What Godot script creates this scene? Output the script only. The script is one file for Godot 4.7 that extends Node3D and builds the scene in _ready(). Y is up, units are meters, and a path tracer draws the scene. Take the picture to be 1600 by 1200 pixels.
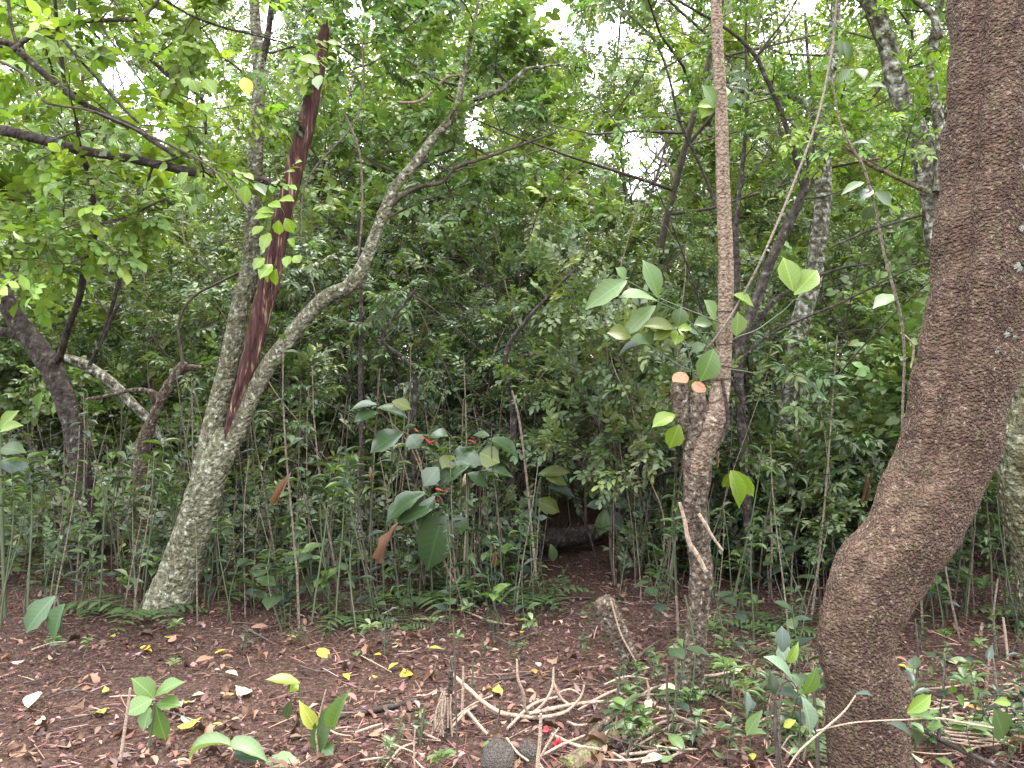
extends Node3D
# A trail clearing in a dense forest under an overcast sky. y up, metres. Camera at 1.5 m looks along -Z.

const F := 1203.4          # focal length in photo pixels (1600 x 1200, vertical field of view 53 degrees)
const EYE := 1.5

var rng := RandomNumberGenerator.new()
var gn := FastNoiseLite.new()      # ground relief
var bn := FastNoiseLite.new()      # bark relief
var names := {}
var M := {}                        # materials
var LM := {}                       # unit leaf meshes
var CM := {}                       # leafy twig meshes

# ---------------------------------------------------------------- mesh accumulator
class Acc:
	var v := PackedVector3Array()
	var n := PackedVector3Array()
	var uv := PackedVector2Array()
	var c := PackedColorArray()
	var ix := PackedInt32Array()

	func tube(pts: PackedVector3Array, rad: PackedFloat32Array, sides: int, noise: FastNoiseLite = null, amp := 0.0, freq := 10.0, flutes := 0.0, color := Color.WHITE, cap := true) -> void:
		var m := pts.size()
		if m < 2:
			return
		var b0 := v.size()
		var t := (pts[1] - pts[0]).normalized()
		var side := t.cross(Vector3(0.31, 0.17, 0.93)).normalized()
		var run := 0.0
		for i in m:
			var t2: Vector3
			if i == 0:
				t2 = (pts[1] - pts[0]).normalized()
			elif i == m - 1:
				t2 = (pts[i] - pts[i - 1]).normalized()
			else:
				t2 = (pts[i + 1] - pts[i - 1]).normalized()
			side = (side - t2 * side.dot(t2)).normalized()
			var up := t2.cross(side)
			if i > 0:
				run += pts[i].distance_to(pts[i - 1])
			for k in sides + 1:
				var a := TAU * float(k % sides) / sides
				var d := side * cos(a) + up * sin(a)
				var r := rad[i]
				if amp > 0.0:
					r += rad[i] * amp * noise.get_noise_3dv((pts[i] + d * rad[i]) * freq)
				if flutes > 0.0:
					# shallow vertical furrows where two stems have grown together
					var f1 := absf(wrapf(a - 4.35 - run * 0.05, -PI, PI))
					var f2 := absf(wrapf(a - 2.0 + run * 0.2, -PI, PI))
					var f3 := absf(wrapf(a - 3.45 + 0.12 * sin(run * 3.0), -PI, PI))
					r -= rad[i] * flutes * (0.35 * exp(-f1 * f1 * 14.0) + 0.8 * exp(-f2 * f2 * 18.0) + 0.8 * exp(-f3 * f3 * 34.0) * smoothstep(0.35, 0.9, run) + 0.35 * exp(-f3 * f3 * 5.0))
				v.append(pts[i] + d * r)
				n.append(d)
				uv.append(Vector2(float(k) / sides, run))
				c.append(color)
		for i in m - 1:
			for k in sides:
				var a0 := b0 + i * (sides + 1) + k
				var a1 := a0 + sides + 1
				ix.append_array(PackedInt32Array([a0, a1, a0 + 1, a0 + 1, a1, a1 + 1]))
		if amp > 0.0 or flutes > 0.0:
			for i in m:
				for k in sides + 1:
					var at := b0 + i * (sides + 1) + k
					var kk := k % sides
					var l := v[b0 + i * (sides + 1) + (kk + sides - 1) % sides]
					var r2 := v[b0 + i * (sides + 1) + (kk + 1) % sides]
					var dn := v[b0 + maxi(i - 1, 0) * (sides + 1) + k]
					var u2 := v[b0 + mini(i + 1, m - 1) * (sides + 1) + k]
					var nn := (r2 - l).cross(u2 - dn).normalized()
					if nn.dot(n[at]) < 0.0:
						nn = -nn
					n[at] = nn
		if cap:
			for e in 2:
				var ring := b0 if e == 0 else b0 + (m - 1) * (sides + 1)
				var cp := pts[0] if e == 0 else pts[m - 1]
				var nn := (pts[0] - pts[1]).normalized() if e == 0 else (pts[m - 1] - pts[m - 2]).normalized()
				var cb := v.size()
				v.append(cp); n.append(nn); uv.append(Vector2(0.5, 0.5)); c.append(color)
				for k in sides:
					v.append(v[ring + k]); n.append(nn); uv.append(Vector2(0.5, 0.5)); c.append(color)
				for k in sides:
					var p := cb + 1 + k
					var q := cb + 1 + (k + 1) % sides
					ix.append_array(PackedInt32Array([cb, p, q] if e == 0 else [cb, q, p]))

	# a leaf: base at xf.origin, along y, width along x, upper face +z; unit length and width scaled by l and w
	func leaf(xf: Transform3D, l: float, w: float, widest := 0.45, fold := 0.25, curl := 0.5, segs := 4, color := Color.WHITE, wavy := 0.0, bite := 0.0) -> void:
		var b0 := v.size()
		var pos := Vector2.ZERO
		var ctr: PackedVector2Array = []
		var ang: PackedFloat32Array = []
		for i in segs + 1:
			var t := float(i) / segs
			var a := 0.25 * curl - curl * t
			ctr.append(pos); ang.append(a)
			pos += Vector2(cos(a), sin(a)) * (l / segs)
		var pw := log(0.5) / log(widest)
		for i in segs + 1:
			var t := float(i) / segs
			var hw := 0.5 * w * pow(maxf(sin(PI * pow(t, pw)), 0.0), lerpf(0.75, 1.35, t))
			if i == segs:
				hw = 0.0
			if i == 0:
				hw = w * 0.03
			var nz := Vector3(0, -sin(ang[i]), cos(ang[i]))
			var mid := Vector3(0, ctr[i].x, ctr[i].y)
			for s in [-1, 0, 1]:
				var ww := hw * (1.0 + wavy * 0.25 * sin(t * 23.0 + s))
				if bite > 0.0 and s == 1 and i == int(segs * 0.6):
					ww *= 1.0 - bite
				var p := mid + Vector3(s * ww * cos(fold), 0, 0) + nz * (absf(s) * ww * sin(fold) + wavy * 0.12 * hw * absf(s) * sin(t * 17.0 + s * 1.3))
				v.append(xf * p)
				n.append((xf.basis * (nz + Vector3(-s * sin(fold), 0, 0))).normalized())
				uv.append(Vector2(0.5 + 0.5 * s * (hw / (0.5 * w)), t))
				c.append(color)
		for i in segs:
			for s in 2:
				var a0 := b0 + i * 3 + s
				ix.append_array(PackedInt32Array([a0, a0 + 3, a0 + 1]))
				ix.append_array(PackedInt32Array([a0 + 1, a0 + 3, a0 + 4]))

	func mesh(mat: Material) -> ArrayMesh:
		var a := []
		a.resize(Mesh.ARRAY_MAX)
		a[Mesh.ARRAY_VERTEX] = v
		a[Mesh.ARRAY_NORMAL] = n
		a[Mesh.ARRAY_TEX_UV] = uv
		a[Mesh.ARRAY_COLOR] = c
		a[Mesh.ARRAY_INDEX] = ix
		var m := ArrayMesh.new()
		m.add_surface_from_arrays(Mesh.PRIMITIVE_TRIANGLES, a)
		m.surface_set_material(0, mat)
		return m

# ---------------------------------------------------------------- small helpers
func rr(a: float, b: float) -> float:
	return rng.randf_range(a, b)

func rdir() -> Vector3:
	return Vector3(rng.randfn(), rng.randfn(), rng.randfn()).normalized()

func at(px: float, py: float, d: float) -> Vector3:       # the point d metres in front of the camera on that line of sight
	return Vector3((px - 800.0) / F * d, EYE - (py - 600.0) / F * d, -d)

func gh(x: float, z: float) -> float:                     # height of the ground
	var back := maxf(-z - 7.5, 0.0)
	return 0.045 * gn.get_noise_2d(x * 60.0, z * 60.0) + 0.02 * gn.get_noise_2d(x * 300.0, z * 300.0) + 0.04 * minf(back, 30.0) + 0.08 * maxf(x - 2.2, 0.0) * smoothstep(2.0, 5.0, -z)

func onground(px: float, py: float) -> Vector3:            # where that line of sight meets the ground
	var d := EYE * F / maxf(py - 600.0, 30.0)
	var p := at(px, py, d)
	for i in 4:
		d = (EYE - gh(p.x, p.z)) * F / maxf(py - 600.0, 30.0)
		p = at(px, py, d)
	return p

func pxof(p: Vector3) -> Vector2:
	return Vector2(800.0 + p.x / maxf(-p.z, 0.1) * F, 600.0 - (p.y - EYE) / maxf(-p.z, 0.1) * F)

func numbered(called: String) -> String:
	var k: int = names.get(called, -1) + 1
	names[called] = k
	return called if k == 0 else "%s_%03d" % [called, k]

func tag(o: Node, label: String, category: String, group := "", kind := "") -> void:
	if label: o.set_meta("label", label)
	if category: o.set_meta("category", category)
	if group: o.set_meta("group", group)
	if kind: o.set_meta("kind", kind)

func behind(p: Vector3) -> String:        # which landmark a thing of the thicket stands behind or beside
	var x := pxof(p).x
	if x < 180.0: return "behind the dark gnarled tree"
	if x < 420.0: return "behind the twin-stemmed tree"
	if x < 600.0: return "between twin-stemmed tree and huge-leaved plant"
	if x < 840.0: return "behind the huge-leaved plant"
	if x < 1010.0: return "beyond the mouth of the shaded trail"
	if x < 1170.0: return "behind the pruned tree"
	if x < 1330.0: return "near the pale straight tree"
	return "behind the massive leaning trunk"

func near_to(p: Vector3) -> String:       # and a low thing on the forest floor
	var x := pxof(p).x
	if x < 170.0: return "near the two-leaved plant"
	if x < 400.0: return "near the foot of the twin-stemmed tree"
	if x < 620.0: return "beyond the blade-leaved shoot"
	if x < 850.0: return "below the huge-leaved plant"
	if x < 1020.0: return "near the leaning stump"
	if x < 1140.0: return "at the foot of the pruned tree"
	if x < 1300.0: return "between pruned tree and massive trunk"
	return "beyond the massive leaning trunk"

func thing(called: String, label: String, category: String, base: Vector3, group := "") -> Node3D:
	var o := Node3D.new()
	o.name = numbered(called)
	add_child(o)
	o.position = base
	tag(o, label, category, group)
	return o

func part(parent: Node, called: String, m: Mesh, xf := Transform3D.IDENTITY, mat: Material = null, kind := "") -> MeshInstance3D:
	var o := MeshInstance3D.new()
	o.name = called
	o.mesh = m
	o.transform = xf
	if mat: o.material_override = mat
	if kind: o.set_meta("kind", kind)
	parent.add_child(o, true)
	return o

func smooth(pts: PackedVector3Array, rad: PackedFloat32Array, per: int) -> Array:     # Catmull-Rom
	var p := PackedVector3Array()
	var r := PackedFloat32Array()
	var m := pts.size()
	for i in m - 1:
		var a := pts[maxi(i - 1, 0)]
		var d := pts[mini(i + 2, m - 1)]
		for k in per:
			var t := float(k) / per
			p.append(pts[i].cubic_interpolate(pts[i + 1], a, d, t))
			r.append(lerpf(rad[i], rad[i + 1], t))
	p.append(pts[m - 1]); r.append(rad[m - 1])
	return [p, r]

func trace(list: Array, depth: float, base: Vector3, depth2 := -1.0) -> Array:          # [x, y, width, (depth)] in photo pixels -> points and radii relative to base
	var p := PackedVector3Array()
	var r := PackedFloat32Array()
	for i in list.size():
		var e: Array = list[i]
		var d: float = depth if depth2 < 0.0 else lerpf(depth, depth2, float(i) / (list.size() - 1))
		if e.size() > 3: d = e[3]
		p.append(at(e[0], e[1], d) - base)
		r.append(0.5 * float(e[2]) * d / F)
	return [p, r]

func limb(parent: Node, called: String, list: Array, depth: float, base: Vector3, mat: Material, sides := 10, per := 5, amp := 0.12, freq := 14.0, depth2 := -1.0, flutes := 0.0) -> MeshInstance3D:
	var t := trace(list, depth, base, depth2)
	var s := smooth(t[0], t[1], per)
	var a := Acc.new()
	a.tube(s[0], s[1], sides, bn, amp, freq, flutes)
	return part(parent, called, a.mesh(mat))

# ---------------------------------------------------------------- materials
func noise_tex(freq: float, oct: int, seed_: int, ramp: Array, size := 512, kind := FastNoiseLite.TYPE_SIMPLEX_SMOOTH, normal := false, bump := 6.0) -> NoiseTexture2D:
	var nz := FastNoiseLite.new()
	nz.noise_type = kind
	nz.seed = seed_
	nz.frequency = freq
	nz.fractal_octaves = oct
	if kind == FastNoiseLite.TYPE_CELLULAR:
		nz.cellular_return_type = FastNoiseLite.RETURN_DISTANCE
	var t := NoiseTexture2D.new()
	t.width = size; t.height = size
	t.seamless = true
	t.noise = nz
	if normal:
		t.as_normal_map = true
		t.bump_strength = bump
	elif ramp.size():
		var g := Gradient.new()
		var o := PackedFloat32Array(); var c := PackedColorArray()
		for e in ramp:
			o.append(e[0]); c.append((e[1] as Color).linear_to_srgb())
		g.offsets = o; g.colors = c
		t.color_ramp = g
	return t

func lin(r: float, g: float, b: float) -> Color:
	return Color(r, g, b)

func bark(ramp: Array, freq: float, scale: Vector3, relief: float, seed_: int, over: Array = [], over_freq := 0.01) -> StandardMaterial3D:
	var m := StandardMaterial3D.new()
	m.albedo_texture = noise_tex(freq, 5, seed_, ramp)
	m.uv1_triplanar = true
	m.uv1_world_triplanar = true
	m.uv1_scale = scale
	m.roughness = 0.88
	m.metallic_specular = 0.35
	m.heightmap_enabled = true
	m.heightmap_texture = noise_tex(freq * 1.6, 5, seed_ + 50, [[0.25, Color.BLACK], [0.75, Color.WHITE]])
	m.heightmap_scale = relief
	if over.size():
		m.detail_enabled = true
		m.detail_albedo = noise_tex(over_freq, 4, seed_ + 90, over)
		m.detail_blend_mode = BaseMaterial3D.BLEND_MODE_MUL
		m.detail_uv_layer = BaseMaterial3D.DETAIL_UV_1
	return m

func leaf_mat(tint: Color, rough := 0.42, through := 0.8, spec := 0.5) -> StandardMaterial3D:
	var m := StandardMaterial3D.new()
	m.albedo_color = tint.linear_to_srgb()
	m.vertex_color_use_as_albedo = true
	m.roughness = rough
	m.metallic_specular = spec
	if through > 0.0:
		m.backlight_enabled = true
		m.backlight = Color(0.93 * through, through, 0.35 * through).linear_to_srgb()
	return m

func vein_tex() -> ImageTexture:
	var w := 128; var h := 256
	var im := Image.create(w, h, false, Image.FORMAT_RGB8)
	for y in h:
		for x in w:
			var u := absf((x + 0.5) / w - 0.5) * 2.0
			var t := (y + 0.5) / h
			var k := 0.80
			var rib := exp(-pow(u / 0.05, 2.0))
			var s := fposmod(t * 9.0 - u * 1.3, 1.0)
			var sv := exp(-pow((s - 0.5) / 0.07, 2.0)) * (1.0 - 0.4 * u)
			k += 0.20 * maxf(rib, 0.5 * sv) + 0.05 * gn.get_noise_2d(x * 30.0, y * 30.0)
			k = clampf(k, 0.0, 1.0)
			im.set_pixel(x, y, Color(k, k, k * 0.98))
	im.generate_mipmaps()
	return ImageTexture.create_from_image(im)

func make_materials() -> void:
	# leaves for MultiMesh foliage: colour comes with each twig
	M.foliage = leaf_mat(Color.WHITE, 0.38, 0.72, 0.45)
	M.foliage_gloss = leaf_mat(Color.WHITE, 0.30, 0.7, 0.55)
	M.litter = leaf_mat(Color.WHITE, 0.75, 0.25, 0.35)
	var veins := vein_tex()
	var tints := {
		"bright": lin(0.235, 0.36, 0.045), "fresh": lin(0.16, 0.265, 0.08), "mid": lin(0.108, 0.170, 0.066), "dark": lin(0.070, 0.108, 0.054), "pale": lin(0.25, 0.36, 0.17),
		"grey": lin(0.075, 0.115, 0.085), "olive": lin(0.15, 0.19, 0.03), "slate": lin(0.045, 0.07, 0.058)}
	for k in tints:
		M[k] = leaf_mat(tints[k], 0.36, 0.8, 0.5)
		M[k].albedo_texture = veins
	var dry := {"yellow": lin(0.62, 0.47, 0.06), "lime": lin(0.42, 0.44, 0.08), "cream": lin(0.62, 0.55, 0.36), "orange": lin(0.55, 0.26, 0.06), "brown": lin(0.17, 0.09, 0.06), "tan": lin(0.34, 0.20, 0.135), "umber": lin(0.085, 0.045, 0.035), "pink": lin(0.42, 0.23, 0.17)}
	for k in dry:
		M[k] = leaf_mat(dry[k], 0.62, 0.35, 0.4)
		M[k].albedo_texture = veins
	M.red = leaf_mat(lin(0.30, 0.018, 0.028), 0.45, 0.5, 0.5)
	M.coral = leaf_mat(lin(0.40, 0.06, 0.035), 0.45, 0.5, 0.5)
	# barks
	var lichen := [[0.0, lin(0.035, 0.030, 0.024)], [0.38, lin(0.085, 0.075, 0.055)], [0.52, lin(0.16, 0.145, 0.11)], [0.60, lin(0.19, 0.18, 0.145)], [0.64, lin(0.38, 0.40, 0.35)], [1.0, lin(0.52, 0.54, 0.48)]]
	M.lichen_bark = bark(lichen, 0.028, Vector3(1.3, 0.9, 1.3), 2.0, 3, [[0.0, lin(0.5, 0.48, 0.44)], [0.5, lin(0.9, 0.9, 0.86)], [1.0, lin(1, 1, 1)]], 0.008)
	M.mossy_bark = bark([[0.0, lin(0.030, 0.026, 0.017)], [0.35, lin(0.080, 0.072, 0.044)], [0.52, lin(0.125, 0.115, 0.072)], [0.68, lin(0.17, 0.165, 0.115)], [0.74, lin(0.34, 0.35, 0.29)], [1.0, lin(0.50, 0.51, 0.45)]], 0.03, Vector3(1.4, 1.0, 1.4), 2.0, 8, [[0.0, lin(0.50, 0.50, 0.36)], [0.45, lin(0.85, 0.84, 0.72)], [1.0, lin(1, 1, 1)]], 0.010)
	M.big_bark = bark([[0.0, lin(0.044, 0.025, 0.018)], [0.32, lin(0.076, 0.045, 0.033)], [0.48, lin(0.108, 0.067, 0.049)], [0.62, lin(0.135, 0.088, 0.066)], [0.76, lin(0.18, 0.125, 0.095)], [0.83, lin(0.33, 0.27, 0.215)], [1.0, lin(0.46, 0.42, 0.35)]], 0.04, Vector3(2.4, 2.2, 2.4), 2.4, 21, [[0.0, lin(0.48, 0.44, 0.42)], [0.40, lin(0.78, 0.74, 0.71)], [0.55, lin(1, 0.97, 0.94)], [0.68, lin(0.95, 0.95, 0.88)], [0.74, lin(0.80, 0.92, 0.70)], [1.0, lin(0.82, 0.92, 0.74)]], 0.012)
	M.pole_bark = bark([[0.0, lin(0.05, 0.034, 0.024)], [0.26, lin(0.11, 0.077, 0.055)], [0.40, lin(0.185, 0.132, 0.096)], [0.7, lin(0.24, 0.178, 0.132)], [1.0, lin(0.33, 0.26, 0.20)]], 0.03, Vector3(2.6, 2.0, 2.6), 1.0, 33)
	M.dark_bark = bark([[0.0, lin(0.016, 0.012, 0.011)], [0.5, lin(0.042, 0.032, 0.028)], [0.75, lin(0.075, 0.062, 0.052)], [0.86, lin(0.17, 0.17, 0.15)], [1.0, lin(0.25, 0.25, 0.22)]], 0.02, Vector3(1.6, 1.1, 1.6), 1.2, 41)
	M.knot_bark = bark([[0.0, lin(0.028, 0.019, 0.015)], [0.40, lin(0.075, 0.053, 0.041)], [0.58, lin(0.12, 0.09, 0.07)], [0.70, lin(0.155, 0.125, 0.10)], [0.76, lin(0.30, 0.29, 0.24)], [1.0, lin(0.42, 0.41, 0.36)]], 0.03, Vector3(2.0, 1.3, 2.0), 1.6, 47, [[0.0, lin(0.5, 0.46, 0.42)], [0.5, lin(0.85, 0.84, 0.78)], [1.0, lin(1, 1, 1)]], 0.01)
	M.dead_wood = bark([[0.0, lin(0.018, 0.007, 0.007)], [0.45, lin(0.05, 0.02, 0.019)], [0.64, lin(0.085, 0.036, 0.032)], [0.76, lin(0.12, 0.06, 0.047)], [0.80, lin(0.38, 0.27, 0.17)], [1.0, lin(0.52, 0.40, 0.27)]], 0.016, Vector3(3.2, 0.35, 3.2), 1.5, 55)
	M.twig = bark([[0.0, lin(0.03, 0.023, 0.019)], [0.6, lin(0.075, 0.058, 0.047)], [1.0, lin(0.14, 0.115, 0.095)]], 0.02, Vector3(2, 1, 2), 0.4, 61)
	M.pale_twig = bark([[0.0, lin(0.12, 0.085, 0.062)], [0.5, lin(0.29, 0.215, 0.16)], [1.0, lin(0.46, 0.37, 0.29)]], 0.02, Vector3(4, 2, 4), 0.5, 67)
	M.straw = bark([[0.0, lin(0.15, 0.10, 0.075)], [0.5, lin(0.30, 0.215, 0.165)], [1.0, lin(0.48, 0.38, 0.30)]], 0.03, Vector3(5, 5, 5), 0.3, 71)
	M.moss_log = bark([[0.0, lin(0.03, 0.022, 0.016)], [0.42, lin(0.12, 0.085, 0.06)], [0.52, lin(0.21, 0.16, 0.12)], [0.58, lin(0.10, 0.12, 0.035)], [1.0, lin(0.16, 0.20, 0.05)]], 0.014, Vector3(2.2, 2.2, 2.2), 2.0, 77)
	M.stone = bark([[0.0, lin(0.05, 0.042, 0.04)], [0.5, lin(0.075, 0.062, 0.055)], [1.0, lin(0.13, 0.12, 0.10)]], 0.03, Vector3(4, 4, 4), 1.5, 83)
	M.cut_wood = bark([[0.0, lin(0.26, 0.11, 0.06)], [0.5, lin(0.38, 0.20, 0.125)], [1.0, lin(0.50, 0.32, 0.22)]], 0.03, Vector3(9, 9, 9), 0.3, 87)
	M.green_stem = StandardMaterial3D.new()
	M.green_stem.albedo_color = lin(0.055, 0.072, 0.033).linear_to_srgb(); M.green_stem.roughness = 0.6
	# soil
	var s := StandardMaterial3D.new()
	s.albedo_texture = noise_tex(0.03, 6, 5, [[0.0, lin(0.026, 0.013, 0.013)], [0.4, lin(0.066, 0.036, 0.027)], [0.6, lin(0.102, 0.058, 0.044)], [0.8, lin(0.148, 0.092, 0.072)], [1.0, lin(0.20, 0.14, 0.125)]], 1024)
	s.uv1_triplanar = true; s.uv1_world_triplanar = true; s.uv1_scale = Vector3(0.9, 0.9, 0.9)
	s.roughness = 0.95; s.metallic_specular = 0.3
	s.heightmap_enabled = true
	s.heightmap_texture = noise_tex(0.045, 6, 9, [[0.2, Color.BLACK], [0.8, Color.WHITE]], 1024)
	s.heightmap_scale = 4.0
	M.soil = s

# ---------------------------------------------------------------- unit leaves and leafy twigs
func make_leaves() -> void:
	# key: [widest, fold, curl, width of unit, segments, wavy]
	var kinds := {"oval": [0.5, 0.22, 0.5], "lance": [0.42, 0.3, 0.8], "broad": [0.45, 0.15, 0.35], "blade": [0.40, 0.35, 1.2], "strap": [0.46, 0.2, 0.35], "dry": [0.5, 0.85, 1.9]}
	for k in kinds:
		LM[k] = []
		for i in 4:
			var e: Array = kinds[k]
			var a := Acc.new()
			var jit := rr(0.8, 1.25)
			a.leaf(Transform3D.IDENTITY, 1.0, 1.0, e[0] * rr(0.92, 1.08), e[1] * jit, e[2] * rr(0.6, 1.5), 10, Color.WHITE, rr(0.1, 0.4) if k != "dry" else 1.2, rr(0.0, 0.25) if i == 3 else 0.0)
			LM[k].append(a.mesh(M.mid))
	# leafy twigs: name: [leaf length, ratio, leaves, twig length, widest, fold, curl, segs, gloss]
	var cl := {
		"small": [0.062, 0.46, 13, 0.26, 0.48, 0.25, 0.6, 3], "oval": [0.095, 0.52, 10, 0.30, 0.5, 0.2, 0.5, 4], "lance": [0.125, 0.32, 11, 0.30, 0.42, 0.3, 0.9, 4],
		"broad": [0.125, 0.6, 7, 0.30, 0.48, 0.18, 0.5, 4], "big": [0.17, 0.42, 7, 0.28, 0.48, 0.25, 0.8, 4], "fine": [0.036, 0.42, 26, 0.30, 0.5, 0.2, 0.3, 2], "far": [0.15, 0.5, 10, 0.5, 0.5, 0.25, 0.6, 2]}
	for k in cl:
		CM[k] = []
		var e: Array = cl[k]
		for variant in 3:
			var a := Acc.new()
			var cnt: int = e[2]
			var tl: float = e[3]
			var pts := PackedVector3Array([Vector3.ZERO, Vector3(rr(-0.02, 0.02), tl * 0.5, 0.012), Vector3(rr(-0.03, 0.03), tl, -0.01)])
			a.tube(pts, PackedFloat32Array([0.0028, 0.002, 0.0012]), 3, null, 0.0, 1.0, 0.0, Color(0.55, 0.5, 0.6), false)
			for i in cnt:
				var t := lerpf(0.12, 1.0, (i + 0.5) / cnt)
				var o := Vector3(0, tl * t, 0)
				var sgn := 1.0 if i % 2 == 0 else -1.0
				var spread := lerpf(1.15, 0.35, t * t) * sgn + rr(-0.25, 0.25)
				var bs := Basis(Vector3(0, 0, 1), -spread) * Basis(Vector3(0, 1, 0), rr(-0.7, 0.7)) * Basis(Vector3(1, 0, 0), rr(-0.75, 0.3))
				var g := rr(0.78, 1.25)
				var l: float = e[0] * rr(0.65, 1.2)
				a.leaf(Transform3D(bs, o), l, l * float(e[1]) * rr(0.85, 1.15), float(e[4]) * rr(0.92, 1.08), float(e[5]) * rr(0.5, 1.6), float(e[6]) * rr(0.4, 1.6), e[7], Color(g * rr(0.9, 1.12), g, g * rr(0.8, 1.15)))
			CM[k].append(a.mesh(M.foliage))

# Breaks in the canopy through which the white sky shows: [x, y, rx, ry] as lines of sight
const GAPS := [[162, 111, 46, 40], [205, 140, 34, 26], [232, 203, 34, 20], [300, 160, 22, 16], [867, 34, 34, 44], [952, 60, 36, 26], [739, 175, 22, 28], [746, 223, 32, 20], [1009, 250, 42, 50], [935, 236, 30, 20], [1000, 300, 36, 16], [1242, 91, 28, 28], [1225, 44, 26, 18], [1262, 8, 34, 20], [1185, 57, 16, 20], [1330, 27, 14, 10], [1180, 120, 18, 14], [1215, 190, 16, 12], [420, 30, 14, 26], [430, 70, 16, 10], [1050, 140, 20, 14], [1075, 30, 16, 22], [820, 215, 20, 12]]

func in_gap(p: Vector3) -> bool:
	if p.z > -4.0:
		return false
	var s := pxof(p)
	var m := 0.06 * F / -p.z        # a twig reaches this far
	for g in GAPS:
		var dx: float = (s.x - g[0]) / (g[2] * 0.95 + m)
		var dy: float = (s.y - g[1]) / (g[3] * 0.95 + m)
		if dx * dx + dy * dy < 1.0:
			return rng.randf() < 0.93
	return false

func tint(c: Color, spread := 0.3) -> Color:
	var k := exp(rng.randfn(0.0, spread))
	return Color(c.r * k * rr(0.85, 1.2), c.g * k, c.b * k * rr(0.8, 1.25))

func foliage(parent: Node3D, xfs: Array, cols: Array, m: Mesh, called := "foliage") -> void:
	if xfs.is_empty():
		return
	var mm := MultiMesh.new()
	mm.transform_format = MultiMesh.TRANSFORM_3D
	mm.use_colors = true
	mm.mesh = m
	mm.instance_count = xfs.size()
	for i in xfs.size():
		mm.set_instance_transform(i, xfs[i])
		mm.set_instance_color(i, cols[i])
	var o := MultiMeshInstance3D.new()
	o.name = called
	o.multimesh = mm
	o.set_meta("kind", "stuff")
	parent.add_child(o, true)

func twig_xf(p: Vector3, dir: Vector3, size: float) -> Transform3D:        # a twig that points along dir with its leaves turned up to the light
	var y := (dir + rdir() * 0.45 + Vector3(0, -0.15, 0)).normalized()
	var z := Vector3(rng.randfn() * 0.35, 1.0, rng.randfn() * 0.35)
	z = (z - y * z.dot(y))
	if z.length() < 0.1:
		z = y.cross(Vector3(1, 0.2, 0.1))
	z = z.normalized()
	var x := y.cross(z)
	return Transform3D(Basis(x, y, z).scaled_local(Vector3.ONE * size), p)

# grows branches, twigs and leafy ends on a stem (points relative to base)
func grow(a: Acc, stem: PackedVector3Array, rad: PackedFloat32Array, base: Vector3, o: Dictionary, xfs: Array, cols: Array) -> void:
	var nb: int = o.n
	var m := stem.size()
	for i in nb:
		var t := lerpf(o.get("t0", 0.35), 1.0, (i + rng.randf()) / nb)
		var f := t * (m - 1)
		var k := mini(int(f), m - 2)
		var p := stem[k].lerp(stem[k + 1], f - k)
		var r := lerpf(rad[k], rad[k + 1], f - k)
		var az := i * 2.4 + rr(-0.6, 0.6)
		var el: float = o.get("up", 0.35) + rr(-0.35, 0.35)
		var dir := Vector3(cos(az) * cos(el), sin(el), sin(az) * cos(el))
		var ln: float = float(o.len) * rr(0.55, 1.15) * lerpf(1.0, 0.6, t)
		branch(a, p, dir, ln, minf(r * 0.6, 0.004 + 0.012 * ln), base, o, xfs, cols, 0)

func branch(a: Acc, p0: Vector3, dir0: Vector3, ln: float, r0: float, base: Vector3, o: Dictionary, xfs: Array, cols: Array, level: int) -> void:
	var pts := PackedVector3Array([p0])
	var rad := PackedFloat32Array([r0])
	var dir := dir0
	var p := p0
	var steps := 4
	for s in steps:
		dir = (dir + rdir() * 0.22 + Vector3(0, o.get("lift", 0.05), 0)).normalized()
		p += dir * (ln / steps)
		pts.append(p)
		rad.append(maxf(r0 * (1.0 - 0.75 * (s + 1) / steps), 0.0015))
	a.tube(pts, rad, 4 if level else 5, null, 0.0, 1.0, 0.0, Color.WHITE, false)
	var size: float = o.get("size", 1.0)
	if level == 0:
		var ns: int = o.get("sub", 5)
		for i in ns:
			var f := lerpf(0.25, 1.0, (i + rng.randf()) / ns) * steps
			var k := mini(int(f), steps - 1)
			var q := pts[k].lerp(pts[k + 1], f - k)
			var d := (pts[k + 1] - pts[k]).normalized()
			var out := (d * 0.7 + rdir() * 0.8).normalized()
			branch(a, q, out, ln * rr(0.25, 0.45), maxf(r0 * 0.35, 0.002), base, o, xfs, cols, 1)
	else:
		var nc: int = o.get("leafy", 4)
		for i in nc:
			var f := lerpf(0.2, 1.0, (i + 1.0) / nc) * steps
			var k := mini(int(f), steps - 1)
			var q := pts[k].lerp(pts[k + 1], f - k)
			if in_gap(q + base) or (q + base).y < 0.12 or (q + base).z > -1.6:
				continue
			var d := (pts[k + 1] - pts[k]).normalized()
			xfs.append(twig_xf(q, (d + rdir() * 0.6).normalized(), size * rr(0.75, 1.25)))
			cols.append(tint(o.tint, o.get("spread", 0.28)))

# leaf placed between two photo points, turned face_up (0 = towards the camera, 1 = up)
func leaf_between(parent: Node, base: Vector3, kind: String, mat: String, b: Vector3, t: Vector3, w: float, face := 0.5, called := "leaf") -> MeshInstance3D:
	var y := t - b
	var l := y.length()
	var yd := y / l
	var z := Vector3(rr(-0.25, 0.25), 0.15 + face, 1.0 - 0.8 * face)
	z = z - yd * z.dot(yd)
	if z.length() < 0.05:
		z = yd.cross(Vector3.RIGHT)
	z = z.normalized()
	var x := yd.cross(z)
	return part(parent, called, LM[kind][rng.randi() % 4], Transform3D(Basis(x * w, y, z * l), b - base), M[mat])

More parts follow.
